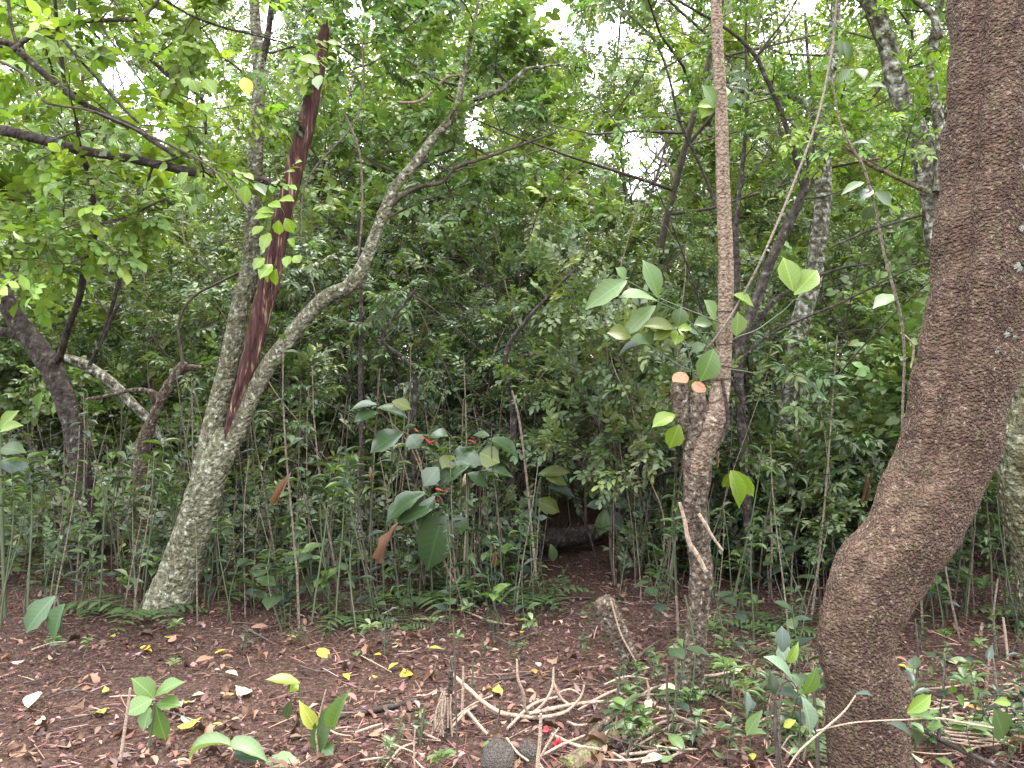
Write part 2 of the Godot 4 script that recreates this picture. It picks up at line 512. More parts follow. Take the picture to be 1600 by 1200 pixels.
func px_leaves(parent: Node, base: Vector3, list: Array, depth: float, o: Vector2, s: float) -> void:    # [x0, y0, x1, y1, width, material, kind, facing]
	for e in list:
		var d := depth + rr(-0.06, 0.06)
		var b := at(o.x + e[0] * s, o.y + e[1] * s, d)
		var t := at(o.x + e[2] * s, o.y + e[3] * s, d + rr(-0.08, 0.04))
		leaf_between(parent, base, e[6] if e.size() > 6 else "oval", e[5], b, t, e[4] * s * depth / F * 1.15, e[7] if e.size() > 7 else 0.4)

func px_stem(parent: Node, base: Vector3, list: Array, depth: float, o: Vector2, s: float, mat: Material, called := "stem", amp := 0.06) -> MeshInstance3D:   # [x, y, width, (depth)]
	var l := []
	for e in list:
		l.append([o.x + e[0] * s, o.y + e[1] * s, e[2] * s] + ([e[3]] if e.size() > 3 else []))
	return limb(parent, called, l, depth, base, mat, 6, 4, amp, 40.0)

# ---------------------------------------------------------------- the setting
func setup() -> void:
	var cam := Camera3D.new()
	cam.name = "camera"
	cam.fov = 53.0
	cam.near = 0.05
	cam.far = 400.0
	cam.position = Vector3(0, EYE, 0)
	add_child(cam)
	cam.current = true
	var sky := ProceduralSkyMaterial.new()
	sky.sky_top_color = Color(0.96, 0.98, 1.0)
	sky.sky_horizon_color = Color(0.64, 0.65, 0.66)
	sky.sky_curve = 0.6
	sky.ground_bottom_color = Color(0.16, 0.15, 0.13)
	sky.ground_horizon_color = Color(0.4, 0.4, 0.38)
	sky.sky_energy_multiplier = 1.2
	var e := Environment.new()
	e.background_mode = Environment.BG_SKY
	e.sky = Sky.new()
	e.sky.sky_material = sky
	e.tonemap_mode = Environment.TONE_MAPPER_LINEAR
	e.tonemap_exposure = 6.8
	e.sdfgi_enabled = true
	e.ssao_enabled = true
	e.ssil_enabled = true
	var w := WorldEnvironment.new()
	w.name = "environment"
	w.environment = e
	add_child(w)
	var sun := DirectionalLight3D.new()
	sun.name = "sun"
	sun.light_energy = 0.45
	sun.light_angular_distance = 25.0
	sun.light_color = Color(1.0, 0.98, 0.94)
	sun.shadow_enabled = true
	add_child(sun)
	sun.look_at_from_position(Vector3(3, 20, -6), Vector3(0, 0, -3), Vector3.RIGHT)

func ground() -> void:
	var xs := PackedFloat32Array(); var zs := PackedFloat32Array()
	var x := 0.0
	var half := PackedFloat32Array()
	while x < 130.0:
		half.append(x)
		x += 0.055 if x < 3.6 else 0.055 + (x - 3.6) * 0.16
	for i in range(half.size() - 1, 0, -1): xs.append(-half[i])
	xs.append_array(half)
	var z := -2.4
	while z > -150.0:
		zs.append(z)
		z -= 0.055 if z > -8.5 else 0.055 + (-8.5 - z) * 0.14
	var near := PackedFloat32Array()
	z = -2.35
	while z < 130.0:
		near.append(z)
		z += 0.1 + maxf(z + 2.3, 0.0) * 0.3
	var zz := PackedFloat32Array()
	for i in range(near.size() - 1, -1, -1): zz.append(near[i])
	zz.append_array(zs)
	var a := Acc.new()
	var w := xs.size()
	for j in zz.size():
		for i in w:
			var h := gh(xs[i], zz[j])
			var e := 0.05
			a.v.append(Vector3(xs[i], h, zz[j]))
			a.n.append(Vector3(gh(xs[i] - e, zz[j]) - gh(xs[i] + e, zz[j]), 2.0 * e, gh(xs[i], zz[j] - e) - gh(xs[i], zz[j] + e)).normalized())
			a.uv.append(Vector2(xs[i], zz[j]))
			a.c.append(Color.WHITE)
	for j in zz.size() - 1:
		for i in w - 1:
			var q := j * w + i
			a.ix.append_array(PackedInt32Array([q, q + w, q + 1, q + 1, q + w, q + w + 1]))
	var g := part(self, "ground", a.mesh(M.soil))
	tag(g, "dark red-brown forest soil of the trail and the woodland floor", "ground", "", "structure")

# ---------------------------------------------------------------- the trees one can tell apart
func crown_on(t: Node3D, base: Vector3, lines: Array, depth: float, o: Dictionary, xfs: Array, cols: Array, a: Acc) -> void:
	# leafy branches along traced limbs
	for l in lines:
		var tr := trace(l, depth, base)
		grow(a, tr[0], tr[1], base, o, xfs, cols)

func hero_leaves(t: Node3D, xfs: Array, how_many: int, kind: String, mats: Array, size: float) -> void:
	# the leaves of this tree that show largest are parts of their own: a spray round the twig ends turned to the camera
	if xfs.is_empty():
		return
	for i in how_many:
		var xf: Transform3D = xfs[rng.randi() % xfs.size()]
		var bs := xf.basis.orthonormalized() * Basis(Vector3(0, 0, 1), rr(-1.3, 1.3)) * Basis(Vector3(1, 0, 0), rr(-0.8, 0.3))
		var l := size * rr(0.7, 1.25)
		var w := l * (0.56 if kind != "lance" else 0.36) * rr(0.85, 1.15)
		part(t, "leaf", LM[kind][rng.randi() % 4], Transform3D(Basis(bs.x * w, bs.y * l, bs.z * l), xf.origin + xf.basis.y.normalized() * rr(0.0, 0.2)), M[mats[rng.randi() % mats.size()]])

func twin_tree() -> void:
	var d := 5.2
	var base := onground(262, 952)
	var t := thing("twin_stemmed_tree", "tall lichen-spotted tree forking near its base into two pale stems", "tree", base)
	d = -base.z
	limb(t, "trunk", [[240, 1000, 120], [258, 960, 84], [278, 905, 66], [296, 850, 60], [314, 790, 57], [330, 735, 46], [341, 695, 30], [347, 668, 10]], d, base, M.twin_bark, 28, 7, 0.12, 9.0)
	limb(t, "stem", [[290, 880, 40], [304, 820, 42], [318, 750, 40], [333, 670, 35], [358, 569, 31], [374, 484, 28], [387, 434, 26], [393, 388, 25], [401, 219, 22], [405, 118, 20], [398, 17, 16], [392, -120, 13], [400, -300, 8]], d, base, M.twin_bark, 20, 7, 0.10, 6.0, d + 0.5)
	limb(t, "stem", [[300, 860, 34], [312, 810, 38], [326, 770, 36], [348, 720, 32], [371, 670, 29], [408, 590, 26], [452, 528, 24], [506, 467, 23], [545, 447, 22], [572, 405, 20], [592, 352, 18], [616, 296, 16], [648, 256, 15], [675, 219, 14], [709, 179, 12], [722, 125, 9], [738, 50, 6], [760, -60, 3]], d, base, M.twin_bark, 18, 7, 0.10, 6.0, d + 0.15)
	limb(t, "branch", [[707, 181, 10], [728, 163, 9], [748, 153, 8], [780, 142, 7], [806, 122, 6], [822, 108, 5], [850, 104, 4], [880, 100, 3]], d + 0.15, base, M.lichen_bark, 8, 5)
	limb(t, "branch", [[598, 340, 8], [620, 312, 8], [655, 292, 7], [690, 285, 6], [712, 262, 6], [760, 246, 5], [810, 228, 4], [870, 206, 3]], d + 0.4, base, M.twig, 8, 5)
	limb(t, "branch", [[650, 262, 6], [670, 246, 6], [690, 240, 5], [706, 233, 4]], d + 0.5, base, M.twig, 6, 4)
	limb(t, "branch", [[625, 160, 4], [655, 158, 5], [680, 138, 5], [700, 120, 4], [727, 116, 4], [760, 85, 3], [775, 62, 2]], d + 0.3, base, M.pale_twig, 6, 4)
	limb(t, "branch", [[404, 130, 10], [410, 90, 12], [418, 60, 10], [425, 0, 8]], d + 0.4, base, M.dark_bark, 8, 4)
	var a := Acc.new()
	var xfs := []; var cols := []
	var o := {"n": 8, "t0": 0.0, "len": 0.75, "up": 0.25, "sub": 4, "leafy": 4, "tint": lin(0.105, 0.175, 0.055), "size": 0.72}
	crown_on(t, base, [[[395, 200, 10], [400, 60, 10], [392, -120, 8], [400, -300, 5]], [[592, 352, 8], [648, 256, 8], [709, 179, 8], [738, 50, 6], [760, -60, 3]], [[707, 181, 6], [780, 142, 6], [880, 100, 4]], [[655, 292, 6], [760, 246, 5], [870, 206, 4]], [[540, 120, 5], [600, 60, 5], [690, 20, 4]], [[480, 20, 5], [600, -30, 5], [750, -40, 4]]], d + 0.45, o, xfs, cols, a)
	part(t, "twigs", a.mesh(M.twig), Transform3D.IDENTITY, null, "stuff")
	foliage(t, xfs, cols, CM.oval[0])
	hero_leaves(t, xfs, 200, "oval", ["mid", "mid", "dark", "fresh"], 0.105)

func dead_trunk() -> void:
	var base := at(355, 690, 5.05)
	var t := thing("dead_tree", "dead maroon-brown trunk with torn pale streaks, leaning in the fork of twin-stemmed tree", "dead trunk", base)
	limb(t, "trunk", [[350, 690, 6], [358, 667, 14], [371, 630, 22], [388, 575, 28], [402, 511, 31], [418, 450, 32], [435, 371, 29], [456, 280, 29], [472, 219, 28], [486, 162, 25], [499, 100, 21], [505, 60, 17], [508, 42, 12]], 5.13, base, M.dead_wood, 22, 10, 0.20, 7.0, 5.4, 0.08)
	limb(t, "splinter", [[352, 672, 3], [362, 640, 7], [380, 585, 9], [394, 530, 8], [402, 480, 4], [404, 470, 1]], 5.08, base, M.dead_wood, 8, 5, 0.3, 30.0)
	limb(t, "splinter", [[505, 50, 8], [509, 38, 6], [511, 30, 2]], 5.38, base, M.dead_wood, 6, 3, 0.3, 30.0)
	limb(t, "splinter", [[428, 470, 5], [436, 430, 8], [440, 395, 6], [441, 380, 2]], 5.1, base, M.dead_wood, 6, 3, 0.3, 30.0)
	for i in 5:
		var x := rr(-8, 8)
		var y0 := rr(120, 560)
		var cx := lerpf(496, 392, (y0 - 120.0) / 440.0)
		limb(t, "splinter", [[cx + x - 6, y0 + rr(40, 80), 3], [cx + x, y0 + 10, rr(4, 7)], [cx + x + 6, y0 - rr(20, 60), 1.5]], 5.16, base, M.dead_wood, 6, 4, 0.4, 20.0)

func gnarled_tree() -> void:
	var d := 6.4
	var base := at(140, 885, d); base.y = gh(base.x, base.z)
	var t := thing("gnarled_tree", "dark gnarled tree leaning outward over the thicket, with mottled bark", "tree", base)
	limb(t, "trunk", [[146, 900, 44], [138, 840, 34], [135, 795, 31], [128, 754, 30], [121, 704, 30], [111, 653, 31], [94, 602, 33], [74, 565, 36], [51, 532, 31], [20, 491, 28], [0, 451, 26], [-40, 380, 24], [-90, 300, 20]], d, base, M.dark_bark, 18, 6, 0.16, 10.0)
	limb(t, "branch", [[62, 548, 18], [40, 530, 16], [20, 521, 16], [0, 517, 15], [-60, 500, 12], [-120, 470, 8]], d, base, M.dark_bark, 10, 5)
	limb(t, "branch", [[84, 570, 13], [95, 552, 11], [108, 508, 10], [125, 461, 10], [135, 400, 11], [147, 365, 11], [145, 321, 12], [138, 270, 10], [128, 243, 9], [118, 189, 9], [101, 125, 8], [91, 57, 7], [84, -20, 5]], d, base, M.dark_bark, 10, 5, 0.14, 10.0, 5.0)
	limb(t, "branch", [[90, 560, 14], [110, 562, 16], [135, 572, 17], [175, 599, 17], [209, 633, 15], [236, 660, 13], [262, 700, 11]], d + 0.1, base, M.lichen_bark, 10, 5)
	limb(t, "branch", [[190, 470, 3], [178, 490, 6], [165, 520, 5], [155, 545, 4]], d, base, M.dark_bark, 6, 4)
	limb(t, "branch", [[196, 405, 3], [186, 440, 7], [172, 490, 6], [158, 530, 5], [140, 570, 6]], d + 0.05, base, M.dark_bark, 6, 4)
	var a := Acc.new()
	var xfs := []; var cols := []
	var o := {"n": 8, "t0": 0.1, "len": 0.8, "up": 0.3, "sub": 4, "leafy": 4, "tint": lin(0.13, 0.20, 0.035), "size": 0.9}
	crown_on(t, base, [[[20, 491, 10], [-40, 380, 10], [-90, 300, 8]], [[135, 400, 8], [145, 321, 8], [118, 189, 8], [84, -20, 5]]], 5.9, o, xfs, cols, a)
	part(t, "twigs", a.mesh(M.twig), Transform3D.IDENTITY, null, "stuff")
	foliage(t, xfs, cols, CM.broad[1])

func broken_snag() -> void:
	var d := 6.0
	var base := at(222, 880, d); base.y = gh(base.x, base.z)
	var t := thing("broken_snag", "short black snag with a knobbed broken top and one thin side arm", "snag", base)
	limb(t, "trunk", [[216, 905, 36], [218, 840, 28], [219, 771, 24], [221, 730, 22], [223, 697, 24], [236, 660, 16], [250, 630, 14], [262, 606, 18], [270, 596, 19], [278, 582, 18], [287, 571, 16], [290, 566, 8]], d, base, M.knot_bark, 16, 6, 0.25, 14.0)
	limb(t, "branch", [[282, 577, 12], [296, 574, 10], [306, 575, 9], [315, 573, 4]], d, base, M.knot_bark, 8, 4, 0.2)
	limb(t, "branch", [[251, 628, 9], [243, 616, 9], [228, 610, 8], [216, 609, 8], [197, 611, 7], [179, 616, 7], [160, 620, 6], [135, 624, 5]], d, base, M.knot_bark, 8, 4, 0.18)
	limb(t, "branch", [[286, 570, 5], [282, 545, 4], [279, 510, 4], [290, 478, 4], [310, 458, 4], [337, 444, 4], [370, 428, 4], [405, 413, 3]], d - 0.3, base, M.twig, 6, 5)

func overhanging_tree() -> void:
	var d := 4.3
	var base := at(-420, 940, d); base.y = gh(base.x, base.z)
	var t := thing("overhanging_tree", "tree reaching long dark limbs of sunny yellow-green oval leaves over the thicket", "tree", base)
	limb(t, "trunk", [[-420, 960, 60], [-400, 800, 50], [-380, 600, 44], [-350, 400, 40], [-330, 200, 34], [-300, 0, 26], [-280, -200, 18]], d, base, M.dark_bark, 14, 5)
	limb(t, "branch", [[-340, 300, 28], [-200, 215, 24], [-80, 195, 19], [0, 203, 17], [67, 219, 16], [135, 236, 15], [219, 251, 14], [297, 268, 14], [337, 272, 13], [415, 283, 12], [439, 290, 10]], d, base, M.dark_bark, 12, 5, 0.12, 14.0, 4.9)
	limb(t, "branch", [[-320, 100, 16], [-120, 40, 13], [0, 64, 11], [30, 81, 11], [101, 142, 10], [162, 179, 10], [209, 199, 9], [243, 223, 8], [273, 243, 6]], d, base, M.dark_bark, 10, 5, 0.12, 14.0, 4.5)
	limb(t, "branch", [[20, 78, 8], [50, 56, 7], [88, 40, 7], [155, 32, 6], [213, 30, 6], [232, 18, 5], [246, 3, 5], [255, -20, 4]], d, base, M.dark_bark, 8, 5)
	limb(t, "branch", [[250, -4, 4], [263, 3, 4], [290, 20, 4], [317, 32, 4], [360, 46, 4], [405, 56, 3], [448, 68, 2]], d + 0.2, base, M.dark_bark, 6, 4)
	limb(t, "branch", [[95, 55, 5], [120, 88, 5], [145, 115, 5], [189, 165, 5], [216, 192, 4]], d, base, M.dark_bark, 6, 4)
	limb(t, "branch", [[210, 60, 5], [225, 80, 8], [263, 118, 8], [297, 138, 7], [317, 159, 6], [322, 210, 4]], d + 0.6, base, M.dark_bark, 8, 4)
	limb(t, "branch", [[60, 330, 3], [90, 370, 4], [152, 351, 4], [200, 338, 4], [250, 314, 4], [262, 312, 4], [272, 320, 3]], d + 0.5, base, M.twig, 6, 4)
	limb(t, "branch", [[0, 96, 5], [40, 118, 5], [66, 155, 5], [90, 165, 4], [150, 175, 4], [240, 215, 4], [330, 262, 3], [390, 330, 3]], d - 0.1, base, M.twig, 6, 4)
	limb(t, "branch", [[12, -10, 5], [18, 40, 5], [30, 80, 5]], d, base, M.dark_bark, 6, 4)
	limb(t, "branch", [[240, 255, 4], [225, 300, 5], [212, 350, 4], [206, 400, 3]], d + 0.7, base, M.dark_bark, 6, 4)
	limb(t, "branch", [[140, 0, 3], [155, 32, 4], [170, 60, 3]], d, base, M.twig, 6, 3)
	var a := Acc.new()
	var xfs := []; var cols := []
	var o := {"n": 8, "t0": 0.05, "len": 0.62, "up": 0.1, "sub": 4, "leafy": 3, "tint": lin(0.17, 0.26, 0.05), "size": 0.58, "spread": 0.35}
	crown_on(t, base, [[[-200, 215, 8], [0, 203, 8], [135, 236, 8], [297, 268, 8], [415, 283, 6]], [[-120, 40, 8], [30, 81, 8], [162, 179, 8], [273, 243, 5]], [[50, 56, 5], [155, 32, 5], [246, 3, 4]], [[263, 3, 4], [317, 32, 4], [440, 66, 3]], [[216, 67, 5], [297, 138, 5], [322, 210, 3]], [[-40, 300, 5], [60, 330, 5], [152, 351, 4], [270, 320, 3]], [[-60, -60, 5], [120, -80, 5], [300, -60, 4]], [[0, 380, 5], [60, 400, 5], [160, 420, 4]]], 4.6, o, xfs, cols, a)
	part(t, "twigs", a.mesh(M.twig), Transform3D.IDENTITY, null, "stuff")
	foliage(t, xfs, cols, CM.broad[0])
	hero_leaves(t, xfs, 260, "broad", ["bright", "bright", "fresh", "mid", "bright"], 0.085)
	# sprays of fresh leaves hanging before the dead trunk
	px_leaves(t, base, [[1290, 930, 1360, 925, 50, "bright"], [1300, 960, 1240, 940, 50, "bright"], [1270, 985, 1180, 975, 45, "bright"], [1260, 1000, 1170, 1010, 45, "bright"], [1320, 1010, 1360, 1080, 50, "bright"], [1290, 1020, 1290, 1090, 50, "bright"], [1220, 1050, 1165, 1085, 45, "bright"], [1250, 1080, 1210, 1160, 55, "bright"], [1330, 1110, 1370, 1140, 50, "bright"], [1140, 860, 1130, 950, 85, "bright", "broad"], [1180, 850, 1230, 900, 50, "mid"], [870, 800, 830, 850, 60, "bright"], [880, 360, 850, 400, 50, "bright"], [890, 370, 920, 430, 55, "bright"], [940, 370, 1000, 430, 60, "bright"], [940, 480, 960, 510, 60, "bright"], [930, 500, 990, 540, 55, "bright"], [1130, 360, 1150, 440, 55, "yellow"], [1380, 270, 1480, 290, 60, "bright"], [1475, 350, 1470, 410, 50, "pale", "broad"]], 4.2, Vector2(0, 0), 0.3375)
	px_leaves(t, base, [[1225, 10, 1170, 60, 50, "bright"], [1260, 40, 1200, 100, 60, "bright"], [1280, 60, 1270, 140, 55, "bright"], [1250, 70, 1230, 125, 40, "bright"], [1340, 0, 1320, 50, 45, "bright"], [1360, 0, 1390, 30, 50, "bright"]], 4.2, Vector2(0, 400), 0.3375)

func big_tree() -> void:
	var d := 2.8
	var base := at(1362, 1244, d); base.y = gh(base.x, base.z)
	var t := thing("massive_leaning_tree", "massive rough red-brown trunk with a swollen bend, leaning across the clearing edge", "tree", base)
	var l := [[1362, 1275, 150], [1360, 1235, 126], [1359, 1200, 119], [1356, 1150, 120], [1353, 1100, 119], [1343, 1050, 111], [1336, 1000, 112], [1352, 945, 126], [1396, 870, 132], [1440, 800, 136], [1476, 720, 138], [1497, 640, 140], [1515, 560, 144], [1529, 467, 146], [1540, 400, 147], [1553, 280, 149], [1561, 150, 149], [1568, 0, 149], [1585, -200, 150], [1610, -500, 145], [1630, -800, 130]]
	limb(t, "trunk", l, d, base, M.big_bark, 110, 20, 0.16, 4.0, -1.0, 0.17)
	limb(t, "knot", [[1385, 1120, 40, 2.78], [1392, 1090, 62, 2.76], [1390, 1062, 50, 2.76], [1384, 1040, 26, 2.78]], d, base, M.big_bark, 20, 6, 0.2, 22.0)
	# pale lichen patches, real crusts on the bark
	var spots := [[1585, 245, 26], [1552, 283, 14], [1550, 370, 12], [1545, 428, 14], [1530, 527, 10], [1512, 553, 13], [1388, 1022, 12], [1545, 530, 7]]
	for s in spots:
		var a := Acc.new()
		var p := at(s[0], s[1], d)
		# push on to the trunk surface: trunk axis is at depth d, radius about 0.17
		var best: Array = l[0]
		for e in l:
			if absf(e[1] - s[1]) < absf(best[1] - s[1]): best = e
		var rad: float = 0.5 * float(best[2]) * d / F
		var off: float = (s[0] - best[0]) * d / F
		var zz := sqrt(maxf(rad * rad - off * off, 0.0004))
		var nrm := Vector3(off, 0, zz).normalized()
		var c0 := Vector3(best[0] * 0.0 + p.x, p.y, -d + zz - 0.006)
		var r0: float = s[2] * 0.5 * d / F
		var tx := nrm.cross(Vector3.UP).normalized()
		a.v.append(c0 + nrm * 0.010 - base); a.n.append(nrm); a.uv.append(Vector2.ZERO); a.c.append(Color.WHITE)
		var kk := 14
		for k in kk:
			var an := TAU * k / kk
			var r1 := r0 * rr(0.55, 1.35)
			a.v.append(c0 + (tx * cos(an) + Vector3.UP * sin(an) * 0.9) * r1 - nrm * r1 * r1 / (2.0 * rad) - base); a.n.append(nrm); a.uv.append(Vector2.ZERO); a.c.append(Color.WHITE)
		for k in kk:
			a.ix.append_array(PackedInt32Array([0, 1 + k, 1 + (k + 1) % kk]))
		part(t, "lichen_patch", a.mesh(M.lichen_crust))

func lichen_tree() -> void:
	var d := 4.7
	var base := at(1345, 984, d); base.y = gh(base.x, base.z)
	var t := thing("lichen_tree", "dark grey tree blotched with white lichen, rising behind the massive leaning trunk", "tree", base)
	limb(t, "trunk", [[1345, 990, 50], [1368, 930, 46], [1405, 860, 45], [1440, 800, 44], [1470, 720, 44], [1490, 640, 43], [1499, 560, 43], [1488, 450, 42], [1467, 371, 40], [1461, 320, 39], [1449, 270, 37], [1436, 216, 33], [1419, 175, 32], [1402, 135, 30], [1391, 88, 29], [1375, 40, 28], [1357, 0, 26], [1320, -80, 22], [1280, -180, 16]], d, base, M.lichen_bark, 20, 7, 0.12, 10.0)
	limb(t, "branch", [[1466, 300, 18], [1472, 250, 17], [1467, 190, 16], [1458, 140, 16], [1455, 100, 15], [1462, 40, 14], [1475, -30, 12], [1490, -120, 8]], d - 0.1, base, M.lichen_bark, 12, 5)
	limb(t, "branch", [[1468, 60, 12], [1460, 30, 12], [1445, 10, 12], [1431, 0, 11], [1405, -20, 9], [1370, -60, 6]], d - 0.2, base, M.lichen_bark, 10, 5)
	limb(t, "branch", [[1452, 300, 8], [1428, 290, 7], [1390, 272, 7], [1357, 256, 6], [1330, 236, 4], [1318, 226, 2]], d - 0.1, base, M.moss_log, 8, 4)
	limb(t, "branch", [[1408, 130, 4], [1420, 90, 4], [1425, 50, 4], [1400, 10, 3]], d - 0.1, base, M.dark_bark, 6, 4)
	limb(t, "branch", [[1400, 112, 3], [1440, 98, 3], [1470, 82, 3]], d, base, M.dark_bark, 6, 4)
	limb(t, "branch", [[1460, 336, 4], [1438, 337, 4], [1400, 348, 4], [1364, 358, 4], [1330, 372, 4], [1296, 388, 3]], d, base, M.dark_bark, 6, 4)
	var a := Acc.new()
	var xfs := []; var cols := []
	var o := {"n": 8, "t0": 0.0, "len": 0.8, "up": 0.2, "sub": 4, "leafy": 4, "tint": lin(0.17, 0.27, 0.05), "size": 0.8}
	crown_on(t, base, [[[1402, 135, 6], [1357, 0, 6], [1280, -180, 5]], [[1462, 40, 6], [1490, -120, 5]], [[1431, 0, 5], [1370, -60, 4]], [[1428, 290, 5], [1330, 236, 3]]], d, o, xfs, cols, a)
	part(t, "twigs", a.mesh(M.twig), Transform3D.IDENTITY, null, "stuff")
	foliage(t, xfs, cols, CM.small[0])

func pale_tree() -> void:
	var d := 6.5
	var base := at(1226, 870, d); base.y = gh(base.x, base.z)
	var t := thing("pale_straight_tree", "pale grey straight tree with white lichen bands and one arching side limb", "tree", base)
	limb(t, "trunk", [[1224, 890, 36], [1228, 780, 32], [1230, 720, 30], [1232, 656, 28], [1236, 609, 28], [1243, 552, 29], [1253, 494, 29], [1268, 444, 28], [1277, 388, 26], [1286, 304, 25], [1286, 202, 24], [1296, 128, 20], [1304, 40, 16], [1310, -80, 12]], d, base, M.lichen_bark, 18, 6, 0.10, 8.0)
	limb(t, "branch", [[1284, 230, 14], [1278, 195, 13], [1269, 175, 13], [1249, 155, 13], [1222, 145, 12], [1188, 145, 9], [1144, 138, 7], [1110, 120, 4]], d, base, M.lichen_bark, 10, 5, 0.1, 6.0)
	limb(t, "branch", [[1270, 290, 7], [1262, 240, 6], [1270, 169, 6], [1262, 84, 5], [1258, 20, 4]], d - 0.4, base, M.dark_bark, 6, 4)
	var a := Acc.new()
	var xfs := []; var cols := []
	var o := {"n": 9, "t0": 0.0, "len": 1.1, "up": 0.2, "sub": 5, "leafy": 5, "tint": lin(0.15, 0.23, 0.05), "size": 0.7}
	crown_on(t, base, [[[1286, 304, 8], [1296, 128, 8], [1304, 40, 8], [1310, -80, 6]], [[1269, 175, 8], [1188, 145, 6], [1110, 120, 4]]], d + 0.9, o, xfs, cols, a)
	part(t, "twigs", a.mesh(M.twig), Transform3D.IDENTITY, null, "stuff")
	foliage(t, xfs, cols, CM.oval[1])

func dark_forked_tree() -> void:
	var d := 5.6
	var base := at(1172, 890, d); base.y = gh(base.x, base.z)
	var t := thing("dark_forked_tree", "slender nearly black tree of crossing diagonal stems behind the pruned tree", "tree", base)
	limb(t, "stem", [[1172, 900, 15], [1168, 800, 15], [1160, 680, 15], [1154, 590, 15], [1156, 535, 16], [1165, 508, 18], [1185, 461, 16], [1207, 402, 15], [1239, 337, 14], [1256, 300, 12], [1296, 236, 9], [1330, 189, 8], [1370, 142, 7], [1400, 105, 4]], d, base, M.dark_bark, 12, 6, 0.12, 12.0)
	limb(t, "stem", [[1256, 302, 9], [1250, 270, 9], [1246, 256, 9], [1232, 209, 8], [1215, 162, 8], [1195, 118, 7], [1178, 84, 7], [1138, 47, 5], [1070, 7, 4], [1030, -20, 3]], d, base, M.dark_bark, 8, 5)
	limb(t, "stem", [[1158, 640, 12], [1152, 540, 12], [1150, 470, 12], [1152, 420, 10], [1150, 350, 8], [1160, 260, 7], [1168, 160, 5], [1165, 60, 4], [1170, -40, 3]], d + 0.2, base, M.dark_bark, 8, 5)
	limb(t, "stem", [[1150, 555, 10], [1180, 510, 9], [1205, 475, 9], [1225, 460, 7], [1260, 440, 5], [1310, 420, 4], [1360, 412, 3]], d + 0.1, base, M.dark_bark, 8, 5)
	limb(t, "branch", [[1262, 300, 6], [1264, 262, 6], [1270, 240, 5], [1274, 200, 4]], d, base, M.dark_bark, 6, 4)
	limb(t, "branch", [[1160, 560, 6], [1200, 525, 5], [1250, 500, 4], [1320, 470, 4], [1420, 420, 3], [1450, 410, 3]], d + 0.3, base, M.dark_bark, 6, 4)
	limb(t, "branch", [[1120, 320, 5], [1090, 250, 5], [1062, 190, 5], [1045, 120, 4], [1020, 60, 4], [960, 5, 3]], d + 1.0, base, M.dark_bark, 6, 4)
	var a := Acc.new()
	var xfs := []; var cols := []
	var o := {"n": 7, "t0": 0.05, "len": 0.9, "up": 0.25, "sub": 4, "leafy": 4, "tint": lin(0.12, 0.20, 0.05), "size": 0.85}
	crown_on(t, base, [[[1239, 337, 5], [1330, 189, 5], [1400, 105, 4]], [[1232, 209, 5], [1178, 84, 5], [1070, 7, 4]], [[1150, 350, 5], [1168, 160, 5], [1170, -40, 3]], [[1090, 250, 5], [1045, 120, 5], [960, 5, 3]]], d + 0.3, o, xfs, cols, a)
	part(t, "twigs", a.mesh(M.twig), Transform3D.IDENTITY, null, "stuff")
	foliage(t, xfs, cols, CM.small[1])

func buttress_tree() -> void:
	var d := 4.3
	var base := at(1685, 1015, d); base.y = gh(base.x, base.z)
	var t := thing("flared_trunk", "greyish trunk with a flared foot standing beyond the massive leaning tree", "tree", base)
	limb(t, "trunk", [[1690, 1030, 190], [1676, 960, 150], [1655, 860, 130], [1628, 770, 120], [1618, 690, 104], [1632, 600, 96], [1660, 480, 90], [1700, 300, 84], [1740, 100, 78], [1790, -200, 66]], d, base, M.mossy_bark, 26, 7, 0.12, 8.0, -1.0, 0.08)

func cut_end(parent: Node, base: Vector3, p: Vector3, nrm: Vector3, r: float) -> void:
	var a := Acc.new()
	a.tube(PackedVector3Array([p - base - nrm * 0.006, p - base + nrm * 0.004]), PackedFloat32Array([r, r * 0.97]), 16)
	var o := part(parent, "cut_face", a.mesh(M.cut_wood))
	o.set_meta("label", "freshly sawn pale orange cut")

